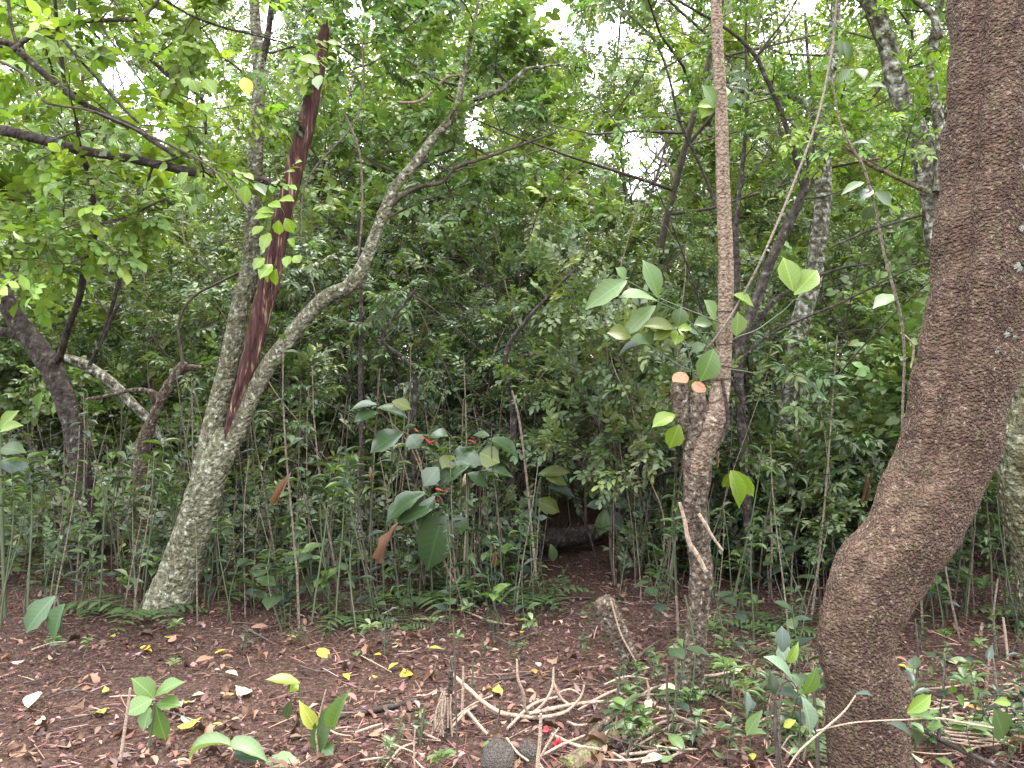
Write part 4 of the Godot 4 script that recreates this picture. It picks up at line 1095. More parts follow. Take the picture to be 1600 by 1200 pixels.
# ---------------------------------------------------------------- plants that stand out
func big_leaved_plant() -> void:
	var d := 5.25
	var base := at(730, 940, d); base.y = gh(base.x, base.z)
	var t := thing("big_leaved_plant", "tall plant with huge drooping dark grey-green leaves and red bracts", "plant", base)
	var o := Vector2(530, 600)
	var s := 0.25
	for l in [[[805, 1360, 26], [800, 1100, 24], [798, 900, 22], [802, 760, 20], [812, 620, 16], [825, 500, 14], [880, 400, 10], [935, 340, 8]], [[790, 1360, 22], [700, 1000, 18], [655, 800, 16], [640, 720, 12], [600, 690, 8]], [[780, 1360, 20], [560, 900, 16], [530, 660, 14], [505, 480, 12], [440, 330, 10], [400, 300, 7]], [[520, 560, 12], [460, 420, 10], [380, 300, 8], [240, 160, 6]], [[820, 600, 10], [900, 560, 8], [1000, 550, 6]]]:
		px_stem(t, base, l, d, o, s, M.green_stem if rng.randf() < 0.6 else M.pole_bark, "stem")
	px_leaves(t, base, [[400, 300, 185, 425, 152, "sheen", "oval", 0.55], [240, 130, 65, 155, 112, "sheen", "oval", 0.8], [240, 150, 440, 195, 112, "sheen", "oval", 0.7], [240, 180, 85, 225, 95, "sheen", "oval", 0.6], [330, 110, 455, 155, 82, "olive", "oval", 0.4], [850, 415, 750, 515, 186, "sheen_pale", "broad", 0.6], [935, 345, 1135, 450, 122, "sheen_pale", "oval", 0.7], [940, 325, 835, 315, 95, "sheen_pale", "broad", 0.8], [820, 500, 590, 645, 132, "sheen", "lance", 0.5], [900, 540, 1095, 575, 95, "sheen_pale", "oval", 0.8], [540, 680, 270, 855, 152, "sheen_pale", "oval", 0.7], [625, 755, 335, 860, 139, "sheen_pale", "oval", 0.5], [655, 795, 540, 1185, 212, "sheen_pale", "strap", 0.3], [730, 815, 765, 945, 122, "sheen_pale", "oval", 0.3], [880, 430, 1005, 490, 132, "olive", "broad", 0.2], [720, 450, 640, 535, 106, "olive", "broad", 0.2], [620, 520, 530, 640, 119, "sheen", "oval", 0.3], [560, 330, 680, 310, 106, "sheen", "oval", 0.7], [600, 700, 480, 900, 100, "sheen", "oval", 0.3], [380, 310, 470, 250, 80, "sheen", "oval", 0.8], [800, 560, 930, 640, 90, "sheen", "oval", 0.5], [440, 320, 500, 400, 119, "sheen", "oval", 0.2]], d - 0.05, o, s)
	var k := 0
	for e in [[805, 352, 862, 372, 14], [850, 345, 820, 330, 12], [468, 278, 502, 306, 14], [540, 345, 590, 380, 22], [555, 375, 600, 350, 20], [595, 740, 645, 712, 12], [600, 655, 650, 665, 22], [640, 680, 690, 655, 16], [505, 330, 545, 345, 16]]:
		leaf_between(t, base, "lance", "coral" if k % 2 == 0 else "red", at(o.x + e[0] * s, o.y + e[1] * s, d - 0.15), at(o.x + e[2] * s, o.y + e[3] * s, d - 0.18), e[4] * s * d / F * 0.55, 0.3, "bract")
		k += 1
	var q := thing("olive_leaved_plant", "low plant with limp olive-green oval leaves beside the shaded trail", "plant", onground(838, 905))
	px_stem(q, q.position, [[838, 905, 5], [836, 840, 4], [838, 780, 4], [845, 745, 3]], -q.position.z, Vector2.ZERO, 1.0, M.green_stem)
	px_leaves(q, q.position, [[1240, 570, 1450, 540, 75, "olive"], [1290, 590, 1435, 625, 62, "olive"], [1225, 725, 1385, 800, 100, "olive", "oval", 0.2], [1225, 740, 1110, 738, 50, "grey"], [1230, 800, 1110, 860, 70, "slate"], [1300, 640, 1480, 700, 60, "grey"]], -q.position.z, o, s)
	var z := thing("drooping_leaf_sapling", "sapling with hanging pale-green leaves at the mouth of the shaded trail", "sapling", onground(972, 905))
	px_stem(z, z.position, [[972, 905, 5], [966, 850, 4], [955, 800, 4], [945, 780, 3]], -z.position.z, Vector2.ZERO, 1.0, M.green_stem)
	px_leaves(z, z.position, [[945, 795, 938, 838, 24, "mid", "oval", 0.1], [950, 800, 975, 828, 22, "grey", "broad", 0.1], [950, 790, 915, 790, 16, "dark"], [860, 850, 866, 880, 14, "mid"], [955, 785, 985, 790, 18, "dark"]], -z.position.z, Vector2.ZERO, 1.0)
	var y := thing("lime_leaved_sapling", "sapling with big lime-green leaves beside the dark gnarled tree", "sapling", onground(8, 965))
	px_stem(y, y.position, [[8, 965, 6], [4, 850, 5], [2, 740, 5], [0, 670, 4]], -y.position.z, Vector2.ZERO, 1.0, M.green_stem)
	px_leaves(y, y.position, [[0, 672, 28, 640, 22, "bright"], [0, 675, 34, 662, 18, "bright"], [2, 690, -30, 655, 22, "bright"], [2, 700, 40, 705, 24, "mid", "broad"], [60, 640, 64, 612, 16, "fresh"], [2, 720, 50, 740, 26, "grey", "broad"]], -y.position.z, Vector2.ZERO, 1.0)
	# dry hanging leaves
	for e in [[622, 817, 590, 888, 22, "pink"], [455, 738, 425, 795, 20, "pink"], [578, 730, 582, 758, 8, "tan"], [727, 740, 724, 765, 6, "cream"], [772, 850, 768, 890, 8, "tan"], [1122, 705, 1118, 735, 8, "tan"], [1352, 740, 1347, 790, 8, "brown"]]:
		var dd := 5.0
		var b := at(e[0], e[1], dd)
		var w := thing("withered_leaf", "withered pinkish-brown leaf hanging in the thicket", "leaf", b, "withered hanging leaves")
		leaf_between(w, b, "dry", e[5], b, at(e[2], e[3], dd), e[4] * dd / F * 1.0, 0.1, "blade")

func foreground_plants() -> void:
	# seedling with six broad leaves
	var b := onground(232, 1168)
	var d := -b.z
	var t := thing("six_leaved_seedling", "fresh-green seedling with six broad oval leaves alone on bare soil", "seedling", b)
	var o := Vector2(0, 800)
	var s := 0.3375
	px_stem(t, b, [[690, 1095, 14], [700, 1000, 12], [715, 880, 10]], d, o, s, M.green_stem)
	px_leaves(t, b, [[712, 862, 612, 765, 95, "fresh", "broad", 0.6], [720, 850, 848, 778, 78, "fresh", "oval", 0.7], [705, 868, 575, 938, 92, "fresh", "broad", 0.6], [725, 890, 840, 890, 72, "fresh", "oval", 0.7], [722, 895, 765, 1065, 90, "fresh", "oval", 0.3], [695, 905, 660, 1015, 65, "fresh", "oval", 0.3]], d, o, s)
	# two large pale oval leaves at the path edge
	b = onground(95, 1002)
	d = -b.z
	t = thing("two_leaved_plant", "plant with two very large pale oval leaves beside the bare soil", "plant", b)
	px_stem(t, b, [[280, 600, 10], [285, 500, 10], [262, 395, 8]], d, o, s, M.green_stem)
	px_stem(t, b, [[285, 520, 8], [292, 430, 7]], d, o, s, M.green_stem)
	px_leaves(t, b, [[255, 390, 103, 562, 105, "grey", "oval", 0.5], [300, 425, 235, 605, 118, "grey", "oval", 0.5], [310, 590, 225, 650, 80, "grey", "oval", 0.8], [330, 700, 240, 802, 50, "mid", "oval", 0.3]], d, o, s)
	for l in t.get_children():
		if l.name.begins_with("leaf"): l.material_override = M.big_pale
	# upright folded blades
	b = onground(497, 1188)
	d = -b.z
	t = thing("blade_leaved_shoot", "shoot of tall folded green blades rising beside the pale fallen sheath", "plant", b)
	px_stem(t, b, [[1480, 1180, 14], [1470, 1090, 12], [1465, 1000, 8], [1510, 820, 6]], d, o, s, M.pale_twig)
	px_leaves(t, b, [[1480, 1110, 1555, 850, 85, "mid", "blade", 0.15], [1545, 1000, 1600, 830, 70, "fresh", "blade", 0.2], [1460, 1000, 1385, 875, 60, "lime", "lance", 0.2], [1500, 1080, 1540, 1120, 60, "mid"], [1330, 960, 1345, 870, 40, "dark", "oval", 0.2]], d, o, s)
	b = onground(470, 1150)
	d = -b.z
	t = thing("single_leaf_sprout", "thin sprout carrying one bright broad leaf above the bare soil", "seedling", b)
	px_stem(t, b, [[1395, 1035, 8], [1395, 900, 7], [1385, 790, 6]], d, o, s, M.green_stem)
	px_leaves(t, b, [[1388, 792, 1230, 770, 62, "bright", "broad", 0.75], [1385, 800, 1340, 830, 40, "bright"]], d, o, s)
	# pale stake beside the six-leaved seedling
	b = onground(186, 1196)
	t = thing("pale_stake", "thin pale dead stalk standing beside the six-leaved seedling", "stalk", b)
	px_stem(t, b, [[552, 1190, 16], [570, 1060, 15], [590, 920, 14], [603, 815, 10]], -b.z, o, s, M.straw, "stalk")
	# fallen leaf sheath
	b = onground(355, 1186)
	t = thing("fallen_sheath", "pale grey-green folded leaf sheath fallen on the litter", "sheath", b)
	d = -b.z
	px_leaves(t, b, [[1075, 1085, 830, 1098, 62, "pale", "blade", 0.8], [1055, 1080, 1255, 1140, 78, "pale", "blade", 0.7], [1080, 1120, 1240, 1150, 55, "grey", "blade", 0.4]], d - 0.02, o, s)
	b = onground(435, 1196)
	t = thing("fallen_green_leaf", "large pale-veined green leaf lying among dry stalks", "leaf", b)
	px_leaves(t, b, [[1390, 1160, 1205, 1165, 90, "pale", "oval", 0.8]], -b.z, o, s)
	# the leafy shoot before the massive trunk
	o = Vector2(1160, 960); s = 0.275
	d = 2.75
	b = at(1228, 1225, d); b.y = gh(b.x, b.z)
	t = thing("leafy_shoot", "shoot of glossy blue-green and lime leaves before the massive leaning trunk", "plant", b)
	for l in [[[250, 960, 16], [190, 700, 14], [160, 560, 12], [225, 395, 10]], [[430, 960, 26], [425, 700, 24], [410, 500, 20], [400, 420, 14]], [[225, 395, 8], [280, 380, 8], [330, 460, 6]], [[300, 960, 12], [320, 800, 10], [330, 470, 8]], [[205, 960, 30], [200, 800, 28], [185, 640, 22], [190, 500, 14]]]:
		px_stem(t, b, l, d, o, s, M.twig)
	px_leaves(t, b, [[285, 385, 140, 222, 92, "painted_glint", "oval", 0.75], [330, 460, 285, 335, 62, "painted_glint", "oval", 0.6], [340, 452, 432, 312, 78, "fresh", "oval", 0.2], [245, 262, 210, 165, 92, "painted_glint", "broad", 0.7], [262, 275, 322, 155, 48, "bright", "lance", 0.2], [320, 462, 212, 440, 62, "grey", "oval", 0.6], [335, 468, 405, 695, 105, "painted_glint", "oval", 0.8], [115, 545, 15, 695, 62, "pale", "oval", 0.5], [385, 690, 425, 785, 42, "pale", "oval", 0.5], [185, 465, 160, 320, 55, "dark", "oval", 0.4], [235, 640, 300, 600, 40, "lime"], [20, 440, 30, 580, 40, "grey", "lance", 0.2], [60, 540, 40, 480, 50, "grey"], [230, 215, 225, 60, 75, "grey", "oval", 0.4]], d, o, s)
	b = at(1250, 1175, 2.5)
	t = thing("arching_twig", "bare tan twig arching before the massive trunk with sparse oval leaves", "twig", b)
	px_stem(t, b, [[260, 870, 10], [330, 770, 13], [480, 640, 13], [580, 550, 12], [645, 458, 8]], 2.5, o, s, M.straw)
	px_stem(t, b, [[420, 662, 9], [600, 620, 9], [760, 605, 9], [940, 598, 9], [1110, 590, 12], [1280, 620, 14], [1425, 645, 12]], 2.5, o, s, M.straw)
	px_leaves(t, b, [[640, 455, 760, 462, 36, "grey", "oval", 0.7], [935, 560, 1080, 455, 74, "bright", "oval", 0.3], [940, 568, 1115, 592, 46, "fresh", "oval", 0.6], [830, 618, 980, 695, 62, "grey", "oval", 0.7], [960, 650, 1020, 740, 60, "dark", "oval", 0.3], [1050, 640, 1140, 630, 60, "fresh", "broad", 0.5]], 2.5, o, s)
	b = onground(1585, 1190)
	t = thing("round_leaved_plant", "low plant with one large drooping green leaf among cut stalks", "plant", b)
	px_stem(t, b, [[1540, 860, 10], [1500, 700, 8]], -b.z, o, s, M.green_stem)
	px_leaves(t, b, [[1480, 700, 1440, 540, 140, "mid", "broad", 0.4], [1430, 500, 1535, 500, 50, "bright"], [1260, 510, 1220, 465, 60, "fresh", "broad"], [1330, 480, 1315, 410, 60, "fresh", "broad"], [1080, 350, 1060, 300, 50, "mid", "broad"], [1180, 450, 1195, 400, 50, "mid", "broad"]], -b.z, o, s)

func on_floor(called: String, label: String, category: String, list: Array, mat: Material, lift := 0.0, group := "", o := Vector2.ZERO, s := 1.0, sides := 8) -> Node3D:
	# a stick or root: each point's depth follows from the ground under it (height = how far it stands off the ground, in metres)
	var first := onground(o.x + list[0][0] * s, o.y + list[0][1] * s)
	var t := thing(called, label, category, first, group)
	var p := PackedVector3Array(); var r := PackedFloat32Array()
	for e in list:
		var h: float = e[3] if e.size() > 3 else 0.0
		var px: float = o.x + e[0] * s
		var py: float = o.y + e[1] * s
		var d := (EYE - h) * F / (py - 600.0)
		var q := at(px, py, d)
		var rad: float = 0.5 * e[2] * s * d / F
		q.y += gh(q.x, q.z) * 0.8 + lift
		p.append(q - first); r.append(rad)
	var sm := smooth(p, r, 5)
	var a := Acc.new()
	a.tube(sm[0], sm[1], sides, bn, 0.14, 30.0)
	part(t, "wood" if category != "log" else "trunk", a.mesh(mat))
	return t

func upright(called: String, label: String, category: String, list: Array, mat: Material, group := "", o := Vector2.ZERO, s := 1.0, sides := 8) -> Node3D:
	# stands on the ground at its first point
	var first := onground(o.x + list[0][0] * s, o.y + list[0][1] * s)
	var t := thing(called, label, category, first, group)
	px_stem(t, first, [[list[0][0], list[0][1] + 14.0, list[0][2]]] + list, -first.z, o, s, mat, "wood", 0.14)
	return t

func floor_wood() -> void:
	var o := Vector2(640, 960)
	var s := 0.225
	on_floor("exposed_root", "long tan root sagging in an arc across the litter", "root", [[300, 435, 26, 0.12], [420, 540, 28, 0.1], [500, 630, 29, 0.07], [620, 715, 30, 0.03], [740, 745, 30, 0.02], [900, 750, 29, 0.02], [1050, 720, 24, 0.03], [1120, 680, 18, 0.05], [1190, 590, 18, 0.1], [1212, 510, 14, 0.15]], M.pale_twig, 0.01, "", o, s)
	on_floor("exposed_root", "straight tan root lying toward the leaning stump", "root", [[830, 735, 26, 0.03], [1000, 690, 28, 0.04], [1140, 650, 26, 0.05], [1300, 630, 20, 0.05], [1410, 618, 12, 0.05]], M.pale_twig, 0.015, "", o, s)
	on_floor("crooked_stick", "pale crooked stick standing up from the sagging root", "stick", [[825, 718, 20, 0.03], [800, 660, 21, 0.08], [790, 570, 22, 0.15], [752, 470, 20, 0.22], [745, 340, 14, 0.3]], M.straw, 0.0, "", o, s)
	on_floor("forked_stick", "pale curved stick forking above the tan roots", "stick", [[850, 716, 20, 0.03], [930, 640, 20, 0.08], [990, 520, 19, 0.15], [1000, 385, 12, 0.23]], M.straw, 0.0, "", o, s)
	on_floor("thin_stick", "thin pale stick bending down to the straight root", "stick", [[1130, 642, 16, 0.05], [1060, 590, 17, 0.08], [1004, 500, 17, 0.14], [998, 390, 12, 0.2]], M.straw, 0.0, "", o, s)
	on_floor("thin_stick", "short arched twig lying above the straight root", "stick", [[1035, 556, 12, 0.04], [1120, 530, 14, 0.06], [1200, 565, 13, 0.04]], M.pale_twig, 0.0, "", o, s)
	upright("cut_stalk", "thick pale peeled stalk standing beside the grey stone", "stalk", [[888, 1130, 34], [892, 1000, 30], [905, 870, 27], [912, 690, 20]], M.straw, "", o, s)
	upright("thin_stick", "slanting pale stick leaning on the peeled stalk", "stick", [[900, 1010, 18], [960, 900, 18], [1036, 788, 12]], M.straw, "", o, s)
	var st := upright("sapling_stump", "slim dark stump with a pale slanted cut and shredded straw at its foot", "stump", [[272, 850, 46], [276, 700, 44], [284, 500, 36], [293, 340, 32], [296, 292, 26]], M.knot_bark, "", o, s, 10)
	cut_end(st, st.position, at(640 + 297 * s, 960 + 318 * s, -st.position.z - 0.02 + 0.06), Vector3(0.15, 0.35, 0.9).normalized(), 0.011)
	for i in 16:
		var x0 := rr(215, 300)
		px_stem(st, st.position, [[x0, rr(520, 600), 10], [x0 - rr(0, 40), rr(650, 700), 14], [x0 - rr(-20, 90), rr(760, 850), 12]], -st.position.z + rr(-0.08, 0.05), o, s, M.straw if i % 2 else M.pale_twig, "straw")
	upright("thin_stick", "thin dark rod slanting up from the litter", "stick", [[598, 810, 14], [630, 640, 14], [665, 490, 8]], M.twig, "", o, s)
	upright("thin_stick", "thin upright twig with a broken top near the slim stump", "stick", [[330, 990, 12], [325, 700, 14], [318, 500, 14], [310, 200, 14], [300, 0, 8]], M.twig, "", o, s)
	upright("green_stalk", "short green cut stalk standing in the litter", "stalk", [[72, 910, 20], [90, 760, 20], [106, 630, 16]], M.green_stem, "", o, s)
	upright("cut_stalk", "pale thin stalk under an orange leaf", "stalk", [[36, 1090, 13], [30, 920, 13], [40, 780, 10]], M.straw, "", o, s)
	upright("green_stalk", "thin green stalk cut short behind the tan root", "stalk", [[434, 520, 14], [438, 400, 14], [440, 305, 10]], M.green_stem, "", o, s)
	upright("cut_stalk", "pale stub of a stalk near the slim stump", "stalk", [[360, 720, 20], [370, 560, 20], [372, 360, 12]], M.straw, "", o, s)
	on_floor("white_stick", "stick with a bright white cut end lying in the litter", "stick", [[540, 860, 20, 0.03], [470, 780, 22, 0.06], [400, 700, 26, 0.1]], M.straw, 0.0, "", o, s)
	on_floor("dark_stick", "dark rod lying behind the tan roots", "stick", [[600, 475, 22], [720, 455, 22], [850, 435, 18]], M.dark_bark, 0.015, "", o, s)
	on_floor("dark_stick", "long dark rod lying across the litter near the blade shoot", "stick", [[530, 1123, 9], [575, 1115, 9], [650, 1098, 8]], M.dark_bark, 0.012)
	# mossy log, leaning stump, stones
	on_floor("mossy_log", "stout mossy log lying at the edge of the cut stalks", "log", [[1080, 1075, 150], [1180, 1010, 140], [1300, 920, 125], [1400, 840, 120], [1455, 795, 100]], M.moss_log, 0.0, "", o, s, 20)
	on_floor("mossy_log", "dark rotten branch lying behind the mossy log", "log", [[1250, 850, 50, 0.03], [1330, 770, 60, 0.04], [1420, 720, 40, 0.04]], M.knot_bark, 0.0, "", o, s, 12)
	on_floor("fallen_log", "black fallen log across the shaded mouth of the trail", "log", [[838, 842, 30, 0.15], [880, 838, 32, 0.15], [935, 832, 28, 0.15]], M.dark_bark, 0.0, "", Vector2.ZERO, 1.0, 14)
	var b := onground(992, 1052)
	var t := thing("leaning_stump", "short dark stump leaning over, its broken top pale and mossy", "stump", b)
	limb(t, "trunk", [[1000, 1075, 24], [990, 1050, 28], [975, 1012, 33], [958, 975, 36], [945, 945, 34], [940, 935, 22]], -b.z, b, M.knot_bark, 14, 5, 0.22, 20.0)
	limb(t, "splinter", [[985, 1030, 6], [974, 995, 14], [962, 962, 12], [955, 940, 4]], -b.z - 0.02 + 0.05, b, M.moss_log, 8, 4, 0.3, 30.0)
	px_stem(t, b, [[955, 940, 3], [968, 985, 3], [980, 1010, 3], [1000, 1045, 3]], -b.z - 0.06, Vector2.ZERO, 1.0, M.straw, "creeper")
	for e in [[778, 1196, 56, 40, "rounded brown-grey stone half buried beside the peeled stalk"], [824, 1182, 32, 26, "smaller mossy grey stone beside the peeled stalk"], [690, 1120, 26, 18, "small dark stone near the slim stump"]]:
		var p := onground(e[0], e[1])
		var a := Acc.new()
		var rad: float = e[2] * 0.5 * -p.z / F
		var hh: float = e[3] * -p.z / F
		var m := 14; var q := 20
		for j in m + 1:
			var la := lerpf(-0.6, PI / 2, float(j) / m)
			for i in q + 1:
				var lo := TAU * (i % q) / q
				var dv := Vector3(cos(la) * cos(lo), sin(la), cos(la) * sin(lo))
				var k := 1.0 + 0.22 * bn.get_noise_3dv(dv * 60.0 + p * 100.0)
				a.v.append(Vector3(dv.x * rad, dv.y * hh, dv.z * rad) * k); a.n.append(dv); a.uv.append(Vector2.ZERO); a.c.append(Color.WHITE)
		for j in m:
			for i in q:
				var z := j * (q + 1) + i
				a.ix.append_array(PackedInt32Array([z, z + 1, z + q + 1, z + 1, z + q + 2, z + q + 1]))
		var st2 := part(self, numbered("stone"), a.mesh(M.stone), Transform3D(Basis.IDENTITY, p))
		tag(st2, e[4], "stone")
	# red flowers
	for e in [[858, 1140, "crumpled red flower lying under the tan root"], [872, 1164, "red petal drooping on a thin pale stem"]]:
		var p := onground(e[0], e[1] + 12.0)
		var f := thing("red_flower", e[2], "flower", p)
		for k in 6:
			var c := at(e[0], e[1], -p.z)
			var an := rr(0, TAU)
			leaf_between(f, p, "oval", "red", c, c + Vector3(cos(an) * 0.028, sin(an) * 0.03, rr(-0.02, 0.02)), 0.02, 0.4, "petal")
	# cut stalks on the right
	o = Vector2(1160, 960); s = 0.275
	on_floor("dark_stick", "dark brown stick lying behind the arching twig", "stick", [[950, 630, 24, 0.08], [1150, 730, 28, 0.06], [1300, 820, 30, 0.04], [1450, 880, 30, 0.03]], M.dark_bark, 0.01, "", o, s)
	for i in 26:
		var x0 := rr(900, 1500)
		var y0 := rr(420, 800)
		var x1 := x0 + rr(150, 480)
		on_floor("cut_stalk", "dry straw-coloured stalk lying beyond the massive trunk", "stalk", [[x0, y0, rr(8, 16), 0.02], [lerpf(x0, x1, 0.5), y0 + rr(-20, 30), rr(8, 16), 0.03], [x1, y0 + rr(-40, 60), rr(6, 12), 0.02]], M.straw if rng.randf() < 0.6 else M.pale_twig, 0.01, "dry stalks beyond the massive trunk", o, s, 6)
	for i in 30:
		var x0 := rr(930, 1270)
		var y0 := rr(1045, 1205)
		var an := rr(-1.2, 1.2)
		var l := rr(25, 110)
		on_floor("cut_stalk", "dry broken stalk lying " + near_to(onground(x0, y0)), "stalk", [[x0, y0, rr(2, 4), 0.015], [x0 + 0.5 * l * cos(an), y0 - 0.4 * l * sin(an) + rr(-8, 8), rr(2, 5), 0.04], [x0 + l * cos(an), y0 - l * sin(an) * 0.7, rr(1, 3), 0.015]], [M.straw, M.pale_twig, M.liana, M.twig][i % 4], 0.008, "dry stalks round the pruned tree", Vector2.ZERO, 1.0, 6)
	for i in 26:
		var x0 := rr(960, 1280) if i % 3 else rr(1430, 1600)
		var y0 := rr(1010, 1200)
		var l := rr(30, 130)
		upright("cut_stalk", "thin brown stalk standing cut off " + near_to(onground(x0, y0)), "stalk", [[x0, y0, rr(3, 6)], [x0 + rr(-6, 6), y0 - 0.5 * l, rr(3, 6)], [x0 + rr(-12, 12), y0 - l, rr(2, 4)]], [M.liana, M.twig, M.pole_bark, M.straw][i % 4], "standing cut stalks")
	var sk := upright("dark_stake", "dark stake with a pale split top beyond the massive trunk", "stake", [[1575, 590, 46], [1570, 500, 44], [1562, 440, 40]], M.dark_bark, "", o, s)
	px_stem(sk, sk.position, [[1570, 445, 34], [1555, 405, 22], [1540, 370, 8]], -sk.position.z, o, s, M.cut_wood, "split_top")
	# straw in the left foreground
	for i in 24:
		var x0 := rr(500, 1060)
		var y0 := rr(1105, 1215)
		var an := rr(-0.9, 0.9)
		var l := rr(30, 110)
		on_floor("dry_stalk", "dry pinkish-tan stalk lying on the litter before the roots", "stalk", [[x0, y0, rr(2, 5), 0.01], [x0 + 0.5 * l * cos(an), y0 - 0.5 * l * sin(an) + rr(-6, 6), rr(3, 6), 0.03], [x0 + l * cos(an), y0 - l * sin(an) * 0.8, rr(2, 4), 0.01]], M.straw if rng.randf() < 0.5 else M.pale_twig, 0.008, "dry stalks before the roots", Vector2.ZERO, 1.0, 6)
	for i in 40:
		var x0 := rr(0, 1300)
		var y0 := rr(930, 1150)
		var an := rr(-0.7, 0.7)
		var l := rr(30, 90)
		on_floor("fallen_twig", "thin dark fallen twig lying " + near_to(onground(x0, y0)), "twig", [[x0, y0, rr(2, 4), 0.01], [x0 + 0.5 * l * cos(an), y0 - 0.4 * l * sin(an) + rr(-5, 5), rr(2, 4), 0.02], [x0 + l * cos(an), y0 - l * sin(an) * 0.7, rr(1, 3), 0.01]], M.twig if rng.randf() < 0.6 else M.pale_twig, 0.006, "fallen twigs", Vector2.ZERO, 1.0, 5)

func litter_density(p: Vector3) -> float:
	var s := pxof(p)
	# the trodden strip of the trail is nearly bare
	var bare := exp(-pow((s.y - (1085.0 - 0.06 * s.x)) / 38.0, 2.0)) * (1.0 - smoothstep(420.0, 760.0, s.x))
	bare = maxf(bare, exp(-pow((s.y - 1030.0) / 30.0, 2.0)) * smoothstep(1400.0, 1500.0, s.x) * 0.9)
	return clampf(1.0 - 0.85 * bare, 0.0, 1.0) * (0.6 + 0.6 * gn.get_noise_2d(p.x * 150.0, p.z * 150.0))

func lay(p: Vector3, l: float, w: float, tilt: float) -> Transform3D:
	var az := rr(0, TAU)
	var y := Vector3(cos(az), 0, sin(az))
	var z := (Vector3.UP + rdir() * tilt).normalized()
	if rng.randf() < 0.4: z = -z
	y = (y - z * y.dot(z)).normalized()
	return Transform3D(Basis(y.cross(z) * w, y * l, z * l), p)

